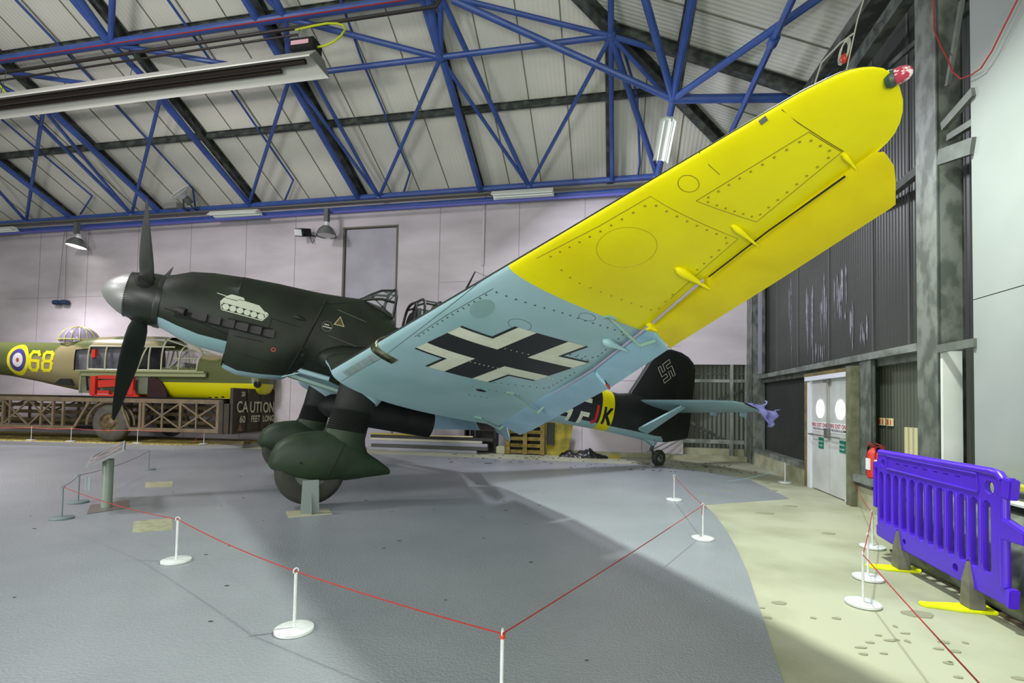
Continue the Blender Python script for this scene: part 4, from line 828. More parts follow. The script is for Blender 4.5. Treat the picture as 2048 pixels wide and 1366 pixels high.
# wing tip lamp
ax = Vector((.25, .95, .15)).normalized()
b = MB(); b.lathe([(.03, -.03), (.04, -.01), (.036, .006)], (4.09, 7.45, .70), ax, 20); ln = A_('tip_lamp_base', b, mat('olive green base', '2e4232', .5), smooth=.7)
b = MB(); b.lathe([(.034, 0), (.036, .02), (.03, .045), (.016, .06), (.001, .064)], (4.095, 7.455, .703), ax, 20); A_('tip_lamp_glass', b, mat('red and white lamp glass', '9c3444', .15, 0, 'd8c6c4', 26, lo=.53, hi=.58), ln, smooth=1)
# cockpit: windscreen and open canopy
m_cf = mat('canopy frame', '1e241a', .5)
wsec = [(3.32, .75, .16, .70), (3.46, .88, .28, .66), (3.6, .99, .34, .62), (3.82, 1.06, .39, .54)]
def arch(x, zt, hw, zs, n=12):
    out = []
    for k in range(n+1):
        a = PI*k/n; y = hw*math.copysign(abs(math.cos(a))**.7, math.cos(a)); out.append((x, y, zs+(zt-zs)*abs(math.sin(a))**.55))
    return out
AR = [arch(*w_) for w_ in wsec]
b = MB(); n = 13; b.add([p for r_ in AR for p in r_], [(i*n+j, i*n+j+1, (i+1)*n+j+1, (i+1)*n+j) for i in range(3) for j in range(n-1)]); ws = A_('windscreen', b, m_glass, smooth=1)
b = MB(); b.path(AR[3], .028, 6); b.path(AR[0], .03, 6)
for j in (0, 1, 4, 8, 11, 12): b.path([r_[j] for r_ in AR], .024, 6)
b.path([AR[1][1], AR[1][2], AR[1][3]], .012, 6); b.path([AR[1][2], (3.7, .37, .62), AR[3][0]], .014, 6); b.path([AR[3][3], AR[2][0]], .013, 6); b.path([AR[3][2], AR[2][4]], .012, 6)
A_('windscreen_frame', b, m_cf, ws, smooth=.8)
cs = [(4.20, .95, .34, .46), (4.33, 1.05, .37, .44), (4.65, 1.09, .38, .44), (5.2, 1.07, .38, .44), (5.8, .98, .36, .46), (6.4, .72, .32, .5)]
CR = [arch(*w_) for w_ in cs]
b = MB(); b.add([p for r_ in CR for p in r_], [(i*n+j, i*n+j+1, (i+1)*n+j+1, (i+1)*n+j) for i in range(5) for j in range(n-1)]); cn = A_('canopy', b, m_glass, smooth=1)
b = MB()
for r_ in CR: b.path(r_, .024, 6)
for j in (0, 3, 6, 9, 12): b.path([r_[j] for r_ in CR], .018, 6)
A_('canopy_frame', b, m_cf, cn, smooth=.8)
b = MB(); b.loft([arch(x, z, .3, .3)[::1] for x, z in ((4.22, .8), (4.32, .9))]); A_('seat_back', b, m_dark)
b = MB(); b.path([(5.0, 0, 1.05), (5.24, 0, 1.87)], [.035, .012], 8); b.path([(5.24, 0, 1.87), (10.4, 0, 1.66)], .004, 4); A_('radio_mast', b, m_cf, smooth=.8)
# wing root fillet, bomb crutch
for s in (1, -1):
    b = MB(); b.loft([[(x, s*(.42+r*1.0*math.cos(a)), zc_+r*.9*math.sin(a)) for a in [2*PI*k/24 for k in range(24)]] for x, r, zc_ in ((2.80, .02, -.36), (2.83, .09, -.35), (2.92, .17, -.34), (3.1, .25, -.33), (3.5, .32, -.33), (4.0, .35, -.34), (4.6, .33, -.36), (5.4, .25, -.4), (6.0, .05, -.42))]); A_('wing_root_fillet', b, m_green, smooth=1.2)
for s in (1, -1):
    b = MB(); b.beam((2.42, s*.12, -.69), (3.5, s*.25, -.84), .035, .045); A_('bomb_crutch_arm', b, mat('pale green bracket', '7d9f93'))
    b = MB(); b.path([(2.62, s*.34, -.62), (3.05, s*.42, -.66)], .04, 10); A_('oil_pipe', b, m_blue, smooth=.8)
bomb = bpy.data.objects.new('bomb', None); COL.objects.link(bomb); bo = Vector((4.0, 0, -1.3)); bomb['_org'] = list(bo); bomb.matrix_world = AC @ Matrix.Translation((-bo.x, bo.y, bo.z))
tag(bomb, 'black bomb with ring fin slung under the belly of the dive bomber', 'bomb')
b = MB(); b.lathe([(.001, 0), (.1, .06), (.18, .18), (.235, .4), (.245, .7), (.247, 1.5), (.2, 1.7), (.12, 1.85), (.06, 1.95)], (3.0, 0, -1.05), (1, 0, 0), 32); build('bomb_body', b, m_black, bomb, flip=True, smooth=.9)
b = MB(); b.lathe([(.245, 1.45), (.248, 1.45), (.248, 1.92), (.245, 1.92)], (3.0, 0, -1.05), (1, 0, 0), 32, cap=False)
for a in (PI/4, 3*PI/4): b.beam((4.7, -.24*math.cos(a), -1.05-.24*math.sin(a)), (4.7, .24*math.cos(a), -1.05+.24*math.sin(a)), .44, .01, up=(0, -math.sin(a), math.cos(a)))
build('bomb_fin', b, m_black, bomb, flip=True, smooth=.6)
# cloth tied over the tailplane tip
cl = MB(); P0_ = [(10.1, .33), (10.3, .36), (10.48, .36), (10.56, .46), (10.69, .49), (10.64, .36), (10.78, .31), (10.89, .31), (11.09, .39), (10.93, .26), (10.9, .12), (10.885, .0), (10.8, .0), (10.7, .07), (10.62, .12), (10.5, .2), (10.3, .26), (10.15, .29)]
b = decal_mesh([P0_], lambda x, z: (x, 2.4+.05*math.sin(19*x+7*z)+.035*math.sin(33*z), z), .05)
ct = build('tip_cloth', b, m_lav, None, AC, org=(0, 0, 0), smooth=1, flip=True, solid=.012); tag(ct, 'crumpled lavender cloth tied over the end of the light blue tailplane', 'cloth')
# wheel stand on the floor
t = thing('wheel_stand', 'grey steel jack stand with yellowish base plate beside the near main wheel', 'stand', WORLD, (-2.4, 6.15, 0))
R2 = lambda u, v, z: (-2.38+u*(-Hd.x)+v*Pt.x, 6.09+u*(-Hd.y)+v*Pt.y, z)
b = MB(); b.prism([(-.105, 0), (.105, 0), (.09, .39), (-.09, .39)], R2(0, 0, .012), -Hd, (0, 0, 1), Pt*.015); b.prism([(0, 0), (.09, 0), (0, .25)], R2(0, .012, .012), Pt, (0, 0, 1), -Hd*.012); build('upright_plate', b, mat('stand grey', '7e8a85', .5, .2), t)
b = MB(); b.prism([(-.24, -.2), (.24, -.2), (.24, .12), (-.24, .12)], R2(0, 0, .0), -Hd, Pt, (0, 0, .012)); build('base_plate', b, mat('yellowish plate', 'a9a88c', .6), t)
# ================================================================== ROPE BARRIER POSTS
def post_make():
    t = bpy.data.objects.new('rope_post', None); COL.objects.link(t); t['_org'] = [0, 0, 0]
    b = MB(); b.lathe([(.104, 0), (.11, .003), (.11, .018), (.105, .021)], n=36); build('base_disc', b, m_wplas, t, smooth=.6)
    b = MB(); b.path([(0, 0, .02), (0, 0, .335)], .0085, 10); build('pole', b, m_wplas, t, smooth=.8)
    b = MB(); b.path([(.016*math.cos(a), 0, .35+.016*math.sin(a)) for a in [2*PI*k/16 for k in range(16)]], .0035, 6, closed=True); build('ring', b, m_wplas, t, smooth=.8)
    return t
posts = [((-1.256, 3.034), 'white rope post nearest on the left of the corner post, under the blue wing', .9), ((-2.753, 4.248), 'white rope post beside the pale green floor patch', .3), ((1.989, 5.263), 'white rope post at the edge of the grey paint, rope end knotted on it', .5),
         ((2.369, 7.377), 'small white rope post between the tail wheel and the knotted post', .2), ((2.484, 3.598), 'nearest of three white rope posts standing before the purple barrier', .9), ((2.902, 4.144), 'middle of three white rope posts standing before the purple barrier', .6),
         ((3.59, 5.062), 'farthest of three white rope posts standing before the purple barrier', .3), ((5.012, 7.441), 'white rope post touching the fire door frame', .2), ((-.022, 2.285), 'white corner rope post cut off by the bottom edge, red rope wrapped round it', 1.4),
         ((4.995, 9.277), 'white post with a thin blue cord near the dark wall left of the fire doors', .2)]
gposts = [((-4.921, 5.624), 'grey rope post nearest at left, in front of the information stand', .5), ((-5.456, 6.463), 'grey rope post second at left, just left of the information stand', .4), ((-6.688, 9.43), 'thin grey rope post alone behind the information stand', .2)]
pr = None
for i, ((x, y), lb, rz_) in enumerate(posts):
    if pr is None: pr = post_make(); o = pr
    else: o = copy_tree(pr)
    o.location = (x, y, .003); o.rotation_euler = (0, 0, rz_); tag(o, lb, 'rope post', 'white rope posts')
pg = None
for (x, y), lb, rz_ in gposts:
    if pg is None:
        pg = copy_tree(pr); o = pg
        for ch in pg.children:
            ch.data = ch.data.copy(); ch.data.materials[0] = m_gplas
    else: o = copy_tree(pg)
    o.location = (x, y, .003); o.rotation_euler = (0, 0, rz_); tag(o, lb, 'rope post', 'grey rope posts')
def rope(pts, m, lb, r=.0035, grp='barrier ropes'):
    P = []
    for (p, q, sag) in pts:
        p, q = Vector(p), Vector(q); n = 14
        P += [p+(q-p)*(k/n)-Vector((0, 0, sag*4*(k/n)*(1-k/n))) for k in range(n+1)]
    b = MB(); b.path(P, r, 6); return tag(build('rope', b, m, None, WORLD, smooth=.9), lb, 'rope', grp)
H_ = .35
V3 = lambda i, L=posts, h=H_: (L[i][0][0], L[i][0][1], h)
rope([(V3(0), V3(8, h=.345), .01)], m_rope, 'thin red rope from the nearest left post down to the corner post'); rope([(V3(8, h=.345), V3(2), .012)], m_rope, 'thin red rope from the corner post out to the knotted post')
rope([(V3(1), V3(0), .02)], m_rope, 'thin red rope between the post by the floor patch and the post right of it'); rope([(V3(0, gposts), V3(1), .03)], m_rope, 'thin red rope crossing in front of the information stand')
rope([(V3(2), V3(3), .01)], m_rope, 'thin red rope from the knotted post back to the small post behind it')
rope([(V3(4), V3(5), .005), (V3(5), V3(6), .01), (V3(6), V3(7), .06)], m_rope, 'thin red rope linking the posts before the purple barrier to the fire doors')
rope([((1.55, 1.35, .33), V3(4), .01)], m_rope, 'thin red rope running out of the view at the bottom right')
rope([(V3(0, gposts), V3(1, gposts), .01), (V3(1, gposts), V3(2, gposts), .05)], m_ropew, 'thin dull rope behind the information stand'); rope([(V3(9, h=.27), (3.9, 9.2, .02), .03)], mat('pale blue cord', '7ba7b4', .6), 'thin pale blue cord slanting to the floor near the dark wall')
b = MB(); b.path([(-.022, 2.285, .326), (-.022, 2.285, .345)], .0135, 12); tag(build('rope_knot', b, mat('red tape', 'b83a1c', .6), None, WORLD), 'red rope wound round the top of the corner post', 'knot')
b = MB(); b.path([(1.975, 5.25, .34), (1.97, 5.24, .27), (1.975, 5.25, .255)], .003, 5); b.path([(2.0, 5.25, .345), (2.02, 5.24, .315)], .003, 5); tag(build('rope_knot', b, m_rope, None, WORLD), 'loose rope end dangling from the knotted post', 'knot')
b = MB(); b.box((-5.447, 6.54, .15), (-5.375, 6.545, .315)); tag(build('hanging_notice', b, mat('grey card', '8b9594', .6), None, WORLD), 'small grey card hanging on the rope left of the information stand', 'notice')
# information stand
t = thing('information_stand', 'grey lectern style information stand with a slanted picture panel', 'information stand', WORLD, (-4.9, 6.25, 0))
b = MB(); b.prism([(-4.83, 5.85), (-4.62, 6.2), (-4.98, 6.68), (-5.18, 6.32)], (0, 0, .0), (1, 0, 0), (0, 1, 0), (0, 0, .012)); build('base_plate', b, mat('brushed plate', '827c76', .35, .5), t)
b = MB(); b.path([(-4.905, 6.22, .012), (-4.905, 6.22, .59)], .058, 24); build('column', b, mat('grey green post', '7f8c7e', .4, .1), t, smooth=.8)
p0, p1, p2, p3 = Vector((-4.878, 5.85, .535)), Vector((-4.516, 5.95, .744)), Vector((-5.191, 6.85, .764)), Vector((-5.549, 6.75, .56))
nn = (p1-p0).cross(p3-p0).normalized()
b = MB(); b.add([p0, p1, p2, p3]+[p-nn*.025 for p in (p0, p1, p2, p3)], [(0, 1, 2, 3), (7, 6, 5, 4), (0, 4, 5, 1), (1, 5, 6, 2), (2, 6, 7, 3), (3, 7, 4, 0)]); pn = build('panel', b, mat('panel frame', '8b918f', .4, .2), t)
ce = (p0+p1+p2+p3)/4; b = MB(); b.add([ce+(p-ce)*.88+nn*.003 for p in (p0, p1, p2, p3)], [(0, 1, 2, 3)]); build('picture', b, mat('monochrome print', '8d888c', .4, 0, '4d4a4f', 9, lo=.42, hi=.58), pn)
b = MB(); c1 = ce+nn*.006; u = (p1-p0).normalized(); v = (p3-p0).normalized(); b.add([c1+u*a_+v*b_ for a_, b_ in ((-.12, -.02), (-.02, -.03), (.1, .0), (.12, .03), (0, .0), (-.08, .02))], [tuple(range(6))]); build('print_detail', b, mat('print dark', '2c2a30', .5), pn)

# ================================================================== PURPLE BARRIER
BP = Vector((3.352, 4.389, 0)); BD = Vector((-.178, -.984, 0)); BN = Vector((-.984, .178, 0))
bar = thing('plastic_barrier', 'purple plastic pedestrian barrier with vertical bars on yellow feet', 'barrier', WORLD, BP)
from mathutils.geometry import tessellate_polygon
sl = []
for k in range(12):
    s0 = -.262+k*.1175; zt = .805-.0*(k); zb = .34-.004*k
    w2 = .028
    if k in (2,): zb += .0
    sl.append((s0, zt-.002*k, zb))
outer = [(-.31, .985), (1.10, .975), (1.15, .96), (1.165, .92), (1.165, .26), (1.19, .25), (1.19, .17), (1.16, .155), (-.33, .21), (-.35, .23), (-.35, .30), (-.33, .31), (-.33, .9)]
holes = []
for s0, zt, zb in sl:
    hs_ = [(s0+.036*math.cos(a), zt-.036+.036*math.sin(a)) for a in [PI*k/5 for k in range(6)]]+[(s0+.036*math.cos(a), zb+.036+.036*math.sin(a)) for a in [PI+PI*k/5 for k in range(6)]]; holes.append(hs_)
holes += [circle(-.232, .885, .033, 14), circle(1.055, .87, .045, 14), circle(.09, .262, .025, 12), circle(.72, .245, .03, 12)]
for x in (.0, .855): holes.append([(x-.045, .19), (x+.045, .188), (x+.02, .33), (x, .345), (x-.02, .33)])
holes += [[(-.03+.125*k, .905), (.03+.125*k, .905), (.03+.125*k, .898), (-.03+.125*k, .898)] for k in range(7)]
loops = [[Vector((p[0], p[1], 0)) for p in l] for l in [outer]+holes]
flat = [p for l in loops for p in l]; tri = tessellate_polygon(loops); nF = len(flat)
W3 = lambda s, z, d: BP+BD*s+Vector((0, 0, z))+BN*d
b = MB(); vs = [W3(p.x, p.y, .018) for p in flat]+[W3(p.x, p.y, -.018) for p in flat]; fs = [tuple(t_) for t_ in tri]+[tuple(i+nF for i in reversed(t_)) for t_ in tri]; o_ = 0
for l in loops:
    n = len(l); fs += [(o_+i, o_+(i+1) % n, nF+o_+(i+1) % n, nF+o_+i) for i in range(n)]; o_ += n
b.add(vs, fs); pan = build('barrier_panel', b, m_purple, bar)
b = MB()
for z in (.985,): b.path([W3(-.31, z-.01, 0), W3(1.06, z-.012, 0), W3(1.12, .965, 0), W3(1.155, .93, 0)], .028, 10)
b.path([W3(1.158, .93, 0), W3(1.16, .26, 0)], .028, 10)
for s0 in (-.155,): b.path([W3(s0, .955, .02), W3(.95, .945, .02), W3(.96, .84, .02), W3(.95, .825, .02), W3(s0, .845, .02)], .008, 6, closed=True)
for k in range(11):
    s0 = -.262+.05875+k*.1175; b.path([W3(s0, .78, .018), W3(s0, .36, .018)], .009, 8)
build('moulded_rib', b, m_purple, bar, smooth=.9)
b = MB(); b.beam(W3(1.165, .89, 0), W3(1.245, .88, 0), .06, .13); b.beam(W3(1.21, .94, 0), W3(1.24, .94, 0), .04, .03); b.beam(W3(1.19, .21, 0), W3(1.235, .205, 0), .06, .12); b.loft([[W3(1.16, .70, .03), W3(1.16, .70, -.03), W3(1.16, .56, -.03), W3(1.16, .56, .03)], [W3(1.35, .645, .03), W3(1.35, .645, -.03), W3(1.35, .565, -.03), W3(1.35, .565, .03)]]); b.beam(W3(-.33, .86, 0), W3(-.39, .85, 0), .05, .06); b.beam(W3(-.385, .87, 0), W3(-.385, .46, 0), .05, .035); builds('connector', b, m_purple, bar, bevel=.008)
for x, rzz in ((.0, 0), (.855, .0)):
    b = MB(); b.loft([[W3(x-.05, .02, .05), W3(x+.07, .02, .05), W3(x+.07, .02, -.05), W3(x-.05, .02, -.05)], [W3(x-.045, .2, .04), W3(x+.05, .2, .04), W3(x+.05, .2, -.04), W3(x-.045, .2, -.04)], [W3(x-.015, .335, .025), W3(x+.015, .335, .025), W3(x+.015, .335, -.025), W3(x-.015, .335, -.025)]]); st_ = build('foot_block', b, mat('dull rubber block', '6a6a5c', .7, 0, '56564a', 8), bar, bevel=.008)
    pts = [(-.30, -.05), (-.25, -.04), (-.12, -.06), (.1, -.08), (.16, -.04), (.16, .05), (.1, .08), (-.1, .07), (-.22, .04), (-.30, .03), (-.32, -.01)] if x > 0 else [(-.25, -.06), (-.1, -.07), (.12, -.07), (.16, 0), (.12, .07), (-.1, .06), (-.22, .02), (-.26, -.01)]
    b = MB(); b.prism([(-u, v) for u, v in pts], W3(x, .0, 0), BN, BD, (0, 0, .022)); build('yellow_foot', b, m_fyel, bar, bevel=.006)
# planks and steel edge on the floor behind the barrier; metal casing
b = MB(); b.beam((3.70, 4.95, .012), (3.05, 2.4, .012), .04, .02); tag(build('steel_strip', b, mat('dark steel strip', '4c4236', .5, .2), None, WORLD), 'dark brown steel strip along the floor behind the purple barrier', 'strip')
for k in range(5):
    p = Vector((3.78-.06*k*1.0, 4.9-.3*k, .02)); q = p+Vector((-.055, -.27, 0)); b = MB(); b.beam(p, q, .12, .035); tag(build('white_block', b, m_wconc, None, WORLD, bevel=.006), ['white block on the floor behind barrier, farthest of the row', 'white block on the floor behind barrier, second farthest of the row', 'white block on the floor behind barrier, middle of the row', 'white block on the floor behind barrier, second nearest of the row', 'white block on the floor behind barrier, nearest of the row'][k], 'block', 'white blocks behind the barrier')
t = thing('metal_casing', 'large mottled grey green curved metal casing behind the purple barrier', 'casing', ROOM, (-.55, -9.5, 0))
b = MB(); prof = [(-.78, 0), (-.83, .1), (-.83, .25), (-.79, .4), (-.7, .54), (-.58, .64), (-.45, .69), (-.375, .70), (-.375, 0)]; b.prism(prof, (0, -8.3, 0), (1, 0, 0), (0, 0, 1), (0, -3.4, 0)); build('casing_body', b, mat('mottled metal', '7c8272', .5, .3, '545a4a', 5, detail=8, lo=.42, hi=.58, bump=.2), t, ROOM, smooth=.8)
b = MB(); b.box((-.6, -11.5, .705), (-.38, -8.75, .72)); build('white_sheet', b, m_wconc, t, ROOM)
b = MB(); b.box((-.5, -11.5, .80), (-.38, -8.86, .83)); tag(build('yellow_batten', b, mat('yellow batten', 'a6a82c', .6), None, ROOM), 'yellow green batten above the metal casing at the right edge', 'batten')

# ================================================================== CLUTTER BY THE FAR WALL
RWp = lambda p: tuple(ROOM @ Vector(p))
bars_ = [(-10.0, 0, 0, .045, 'grey steel bar at the floor, front of the stack by the far wall', '8f9199', .08), (-9.9, 0, 0, .13, 'dark steel bar second from the bottom of the stack', '44463f', .08), (-10, 0, 0, .215, 'light grey steel bar across the middle of the stack', '9a9ca8', .085), (-10, 0, 0, .295, 'cream timber bar lying on the grey steel bars', 'b9b7a0', .065), (-10, 0, 0, .37, 'black steel beam on top of the stack', '2e2f2c', .08)]
ends = [-6.9, -6.6, -6.65, -6.8, -6.5]
for i, (a0, _, bb, z, lb, colr, h) in enumerate(bars_):
    b = MB(); y_ = -.47 if z > .2 else -.62; b.beam((a0, y_, z), (ends[i], y_, z), .12, h); tag(build('stacked_bar', b, mat('bar '+colr, colr, .5, .2), None, ROOM, bevel=.004), lb, 'bar', 'bars stacked by the far wall')
b = MB(); b.beam((-10, -.45, .435), (-7.6, -.47, .43), .05, .035); tag(build('yellow_lath', b, mat('yellow lath', 'b4a824', .6), None, ROOM), 'long yellow lath on top of the stacked bars', 'lath')
b = MB(); b.beam((-8.4, -.53, .43), (-7.05, -.53, .44), .06, .03); tag(build('pale_lath', b, mat('pale lath', 'cfc89a', .6), None, ROOM), 'short pale lath on the stacked bars', 'lath')
# dark cabinet
t = thing('cabinet', 'tall black open cabinet with shelves against the far wall', 'cabinet', ROOM, (-6.95, -.22, 0))
b = MB(); b.box((-7.35, -.34, 0), (-7.31, -.05, 1.1)); b.box((-6.52, -.34, 0), (-6.46, -.05, 1.1)); b.box((-7.35, -.08, 0), (-6.46, -.04, 1.1)); b.box((-7.35, -.34, 1.06), (-6.46, -.05, 1.1)); build('carcass', b, mat('black brown', '171513', .6), t)
for z in (.3, .6, .85):
    b = MB(); b.box((-7.31, -.33, z), (-6.52, -.08, z+.02)); build('shelf', b, mat('black brown 2', '24221e', .6), t)
b = MB(); b.box((-7.2, -.36, .1), (-7.17, -.33, 1.05)); b.box((-7.05, -.36, .1), (-7.03, -.33, 1.05)); build('upright_rail', b, mat('grey rail', '4a4a4a', .5), t)
b = MB(); b.box((-6.44, -.42, 0), (-6.2, -.12, .2)); tag(build('cream_block', b, mat('cream block', 'a5a886', .8), None, ROOM, bevel=.02), 'cream block on the floor between the cabinet and the pallet', 'block')
# pallet leaning upright
t = thing('pallet', 'worn wooden pallet standing upright against the far wall', 'pallet', ROOM, (-5.6, -.35, 0))
for a in (-6.12, -5.66, -5.2):
    b = MB(); b.box((a-.055, -.44, .02), (a+.055, -.39, 1.15)); build('bearer', b, m_wood, t)
for k, z in enumerate((.08, .24, .42, .6, .78, .96, 1.1)):
    b = MB(); b.box((-6.17, -.385 if k not in () else -.3, z-.045), (-5.15, -.36, z+.045)); build('deck_board', b, mat('yellowed board', '84731f', .85, 0, '4f4518', 5) if k % 2 else m_wood, t)
b = MB(); b.box((-6.15, -.34, .03), (-5.17, -.3, 1.12)); build('gap_shade_board', b, mat('gap shade black', '14130e', .9), t)  # black sheet added so the gaps between boards look shaded
b = MB(); b.prism([(-5.1, 0), (-4.55, 0), (-4.42, .82), (-5.2, .95)], (0, -.26, 0), (1, 0, 0), (0, 0, 1), (0, .03, 0)); tag(build('plywood_sheet', b, m_ply, None, ROOM), 'yellowed plywood sheet leaning beside the pallet', 'sheet')
b = MB(); b.box((-5.1, -.34, .28), (-4.9, -.27, .86)); tag(build('dark_panel', b, mat('black green panel', '22261c', .7), None, ROOM), 'dark panel between the pallet and the plywood sheet', 'panel')
b = MB(); rings = []; random.seed(3)
for i in range(30):
    f = i/29; x = -4.75+1.25*f; h = (.01+.24*math.sin(PI*f)**.5*(.7+.22*math.sin(13*f)+.12*math.sin(31*f+1)))
    rings.append([(x+random.uniform(-.012, .012), -.45+(.2+random.uniform(-.02, .02))*math.cos(a)*math.sin(PI*(f*.92+.04))**.5, max(.0, h*max(0, math.sin(a)))*random.uniform(.8, 1.12)) for a in [2*PI*k/24 for k in range(24)]])
b.loft(rings); tag(build('plastic_bag', b, m_bbag, None, ROOM, smooth=1.2), 'crumpled black plastic heaped on the floor beside the plywood', 'bag')
b = MB(); b.box((-3.5, -.5, 0), (-3.2, -.4, .1)); tag(build('wood_offcut', b, mat('yellow offcut', '8a8130', .8), None, ROOM), 'short yellow wood offcut beside the black plastic', 'offcut')
b = MB(); b.beam((-2.6, -.2, .13), (-1.7, -.08, .62), .03, .03); b.beam((-2.35, -.2, .13), (-1.72, -.1, .5), .03, .03); b.beam((-2.6, -.2, .135), (-1.66, -.2, .135), .03, .03); tag(build('leaning_frame', b, m_steel, None, ROOM), 'light metal frame leaning on white wall behind the tail wheel', 'frame')

# ================================================================== PLATFORM AND TRAILER
kerb = [(-24, 14.45), (-13.6, 13.56), (-8.66, 13.12), (-7.3, 13.85), (-6.9, 15.2), (-24, 18.3)]
b = MB(); b.prism(kerb, (0, 0, 0), (1, 0, 0), (0, 1, 0), (0, 0, .095)); pf = struct('floor', b, m_kerb)
ins = [(-24, 14.6), (-13.6, 13.72), (-8.72, 13.27), (-7.45, 13.95), (-7.1, 15.1), (-24, 18.1)]
b = MB(); b.prism(ins, (0, 0, .094), (1, 0, 0), (0, 1, 0), (0, 0, .012)); tag(build('straw_matting', b, m_matt, None, WORLD), 'yellow green straw matting spread on the low platform under the trailer', 'matting', kind='stuff')
wl = [((-13.0, 13.80), 'white rope post on the platform edge, farthest left'), ((-11.8, 13.66), 'white rope post on the platform edge, left of the trailer wheel'), ((-9.9, 13.5), 'white rope post on the platform edge, right of the trailer wheel'), ((-8.2, 13.6), 'white rope post on the platform corner by the caution board')]
for (x, y), lb in wl:
    o = copy_tree(pr); o.location = (x, y, .107); tag(o, lb, 'rope post', 'white rope posts')
rp = [(x, y, .455) for (x, y), _ in wl]
rope([((-15, 14, .42), rp[0], .02), (rp[0], rp[1], .03), (rp[1], rp[2], .03), (rp[2], rp[3], .03), (rp[3], (-8.75, 14.0, .12), 0)], mat('pink red rope', 'd24a4a', .6), 'pink red rope along the platform before the trailer', .006)
tr = thing('trailer', 'long brown lattice sided aircraft transport trailer with a caution board', 'trailer', TR, (-6, 1.1, .107))
T_ = lambda nm, mb, m, par=tr, **k: build(nm, mb, m, par, TR, **k)
TS_ = lambda nm, mb, m, par=tr, **k: builds(nm, mb, m, par, TR, **k)
def bar_(b, p, q, w=.05, n=.0, d=.04): b.beam((p[0], n, p[1]), (q[0], n, q[1]), d, w, up=(0, 0, 1) if abs(q[1]-p[1]) < abs(q[0]-p[0]) else (1, 0, 0))
for n_ in (0, 2.2):
    f = []
    b = MB(); b.beam((-16, n_, 1.22), (-.13, n_, 1.24), .06, .11); T_('top_rail', b, m_brown)
    b = MB(); b.beam((-16, n_, .47), (-4.35, n_, .47), .06, .1); b.beam((-2.75, n_, .47), (-.1, n_, .47), .06, .1); T_('bottom_rail', b, m_brown)
    b = MB()
    for x in (-13.5, -12, -10.5, -9, -8.2, -6.5, -5.0, -4.7): b.beam((x, n_, .5), (x, n_, 1.18), .05, .06, up=(1, 0, 0))
    for x in (-2.35, -1.3, -.25, -2.45): b.beam((x, n_, .5), (x, n_, 1.18), .05, .07, up=(1, 0, 0))
    b.beam((-.95+.1, n_, .5), (-.85, n_, 1.18), .04, .04, up=(1, 0, 0))
    TS_('upright', b, m_brown)
    b = MB()
    for x0, x1 in ((-8.2, -6.5), (-9.9, -8.3), (-11.6, -10), (-13.4, -11.8)):
        b.beam((x0, n_, 1.18), (x1, n_, .52), .03, .045); b.beam((x0, n_, .52), (x1, n_, 1.18), .03, .045)
    for x0, x1 in ((-5.72, -5.0), (-2.35, -1.32), (-1.3, -.27), (-6.5, -5.75)):
        b.beam((x0, n_, 1.18), (x1, n_, .52), .03, .04, up=(1, 0, 0)); b.beam((x0, n_, .52), (x1, n_, 1.18), .03, .04, up=(1, 0, 0))
    b.beam((-6.3, n_, .5), (-6.3, n_, 1.18), .04, .05, up=(1, 0, 0)); b.beam((-5.36, n_, .5), (-5.36, n_, 1.18), .04, .05, up=(1, 0, 0)); b.beam((-1.82, n_, .5), (-1.82, n_, 1.18), .04, .05, up=(1, 0, 0))
    b.beam((-4.35, n_, .5), (-3.95, n_, 1.18), .04, .06, up=(1, 0, 0)); b.beam((-2.75, n_, .5), (-3.05, n_, 1.18), .04, .06, up=(1, 0, 0))
    TS_('lattice_bar', b, m_brown)
    b = MB(); b.path([(-3.43+.62*math.cos(a), n_+.05, .56+.62*math.sin(a)) for a in [PI*k/14 for k in range(15)]], .03, 6); b.path([(-3.43+.6*math.cos(a), n_+.25, .56+.6*math.sin(a)) for a in [PI*k/14 for k in range(15)]], .03, 6); T_('wheel_arch', b, m_brown)
    b = MB(); b.lathe([(.27, -.13), (.40, -.15), (.49, -.11), (.515, -.05), (.515, .05), (.49, .11), (.40, .15), (.27, .13)], (-3.43, n_+.2, .62), (0, 1, 0), 44, cap=False); wl_ = T_('trailer_wheel', b, m_rub2, smooth=.9)
    b = MB(); b.lathe([(.28, -.12), (.25, -.06), (.14, -.04), (.13, -.08), (.07, -.12), (.001, -.14)], (-3.43, n_+.2, .62), (0, 1, 0), 30, cap=False); b.lathe([(.28, .1), (.001, .1)], (-3.43, n_+.2, .62), (0, 1, 0), 30)
    for k in range(8): b.disc((-3.43+.17*math.cos(k*PI/4), n_+.13, .62+.17*math.sin(k*PI/4)), (0, 1, 0), .02, .03, 6)
    T_('wheel_rim', b, mat('rusty rim', '7a6a44', .6, 0, '4c3f2a', 6), wl_, smooth=.6)
b = MB(); b.box((-16, .05, 1.17), (-.1, 2.15, 1.2)); T_('deck', b, m_dbrown)
b = MB()
for z in (.62, .85, 1.05): b.box((-16, 1.05, z-.05), (-.3, 1.12, z+.05))
T_('inner_board', b, mat('inner board', '63563e', .8), )
b = MB(); b.box((-15, .8, .35), (-.3, 1.6, .42)); T_('under_beam', b, m_dark)
b = MB(); b.box((-5.2, .3, 1.27), (-.3, 1.9, 1.33)); T_('dark_bearer', b, m_dark)
b = MB(); b.beam((-.13, 0, .4), (-.13, 0, 1.28), .12, .12, up=(1, 0, 0)); b.beam((.0, .02, .42), (.0, .02, 1.2), .1, .15, up=(1, 0, 0)); b.beam((.0, 2.15, .42), (.0, 2.15, 1.3), .1, .1, up=(1, 0, 0)); T_('end_post', b, m_dbrown)
b = MB(); b.box((.06, .02, .40), (.12, 1.95, 1.62)); tb = T_('caution_board', b, m_dbrown)
b = MB()
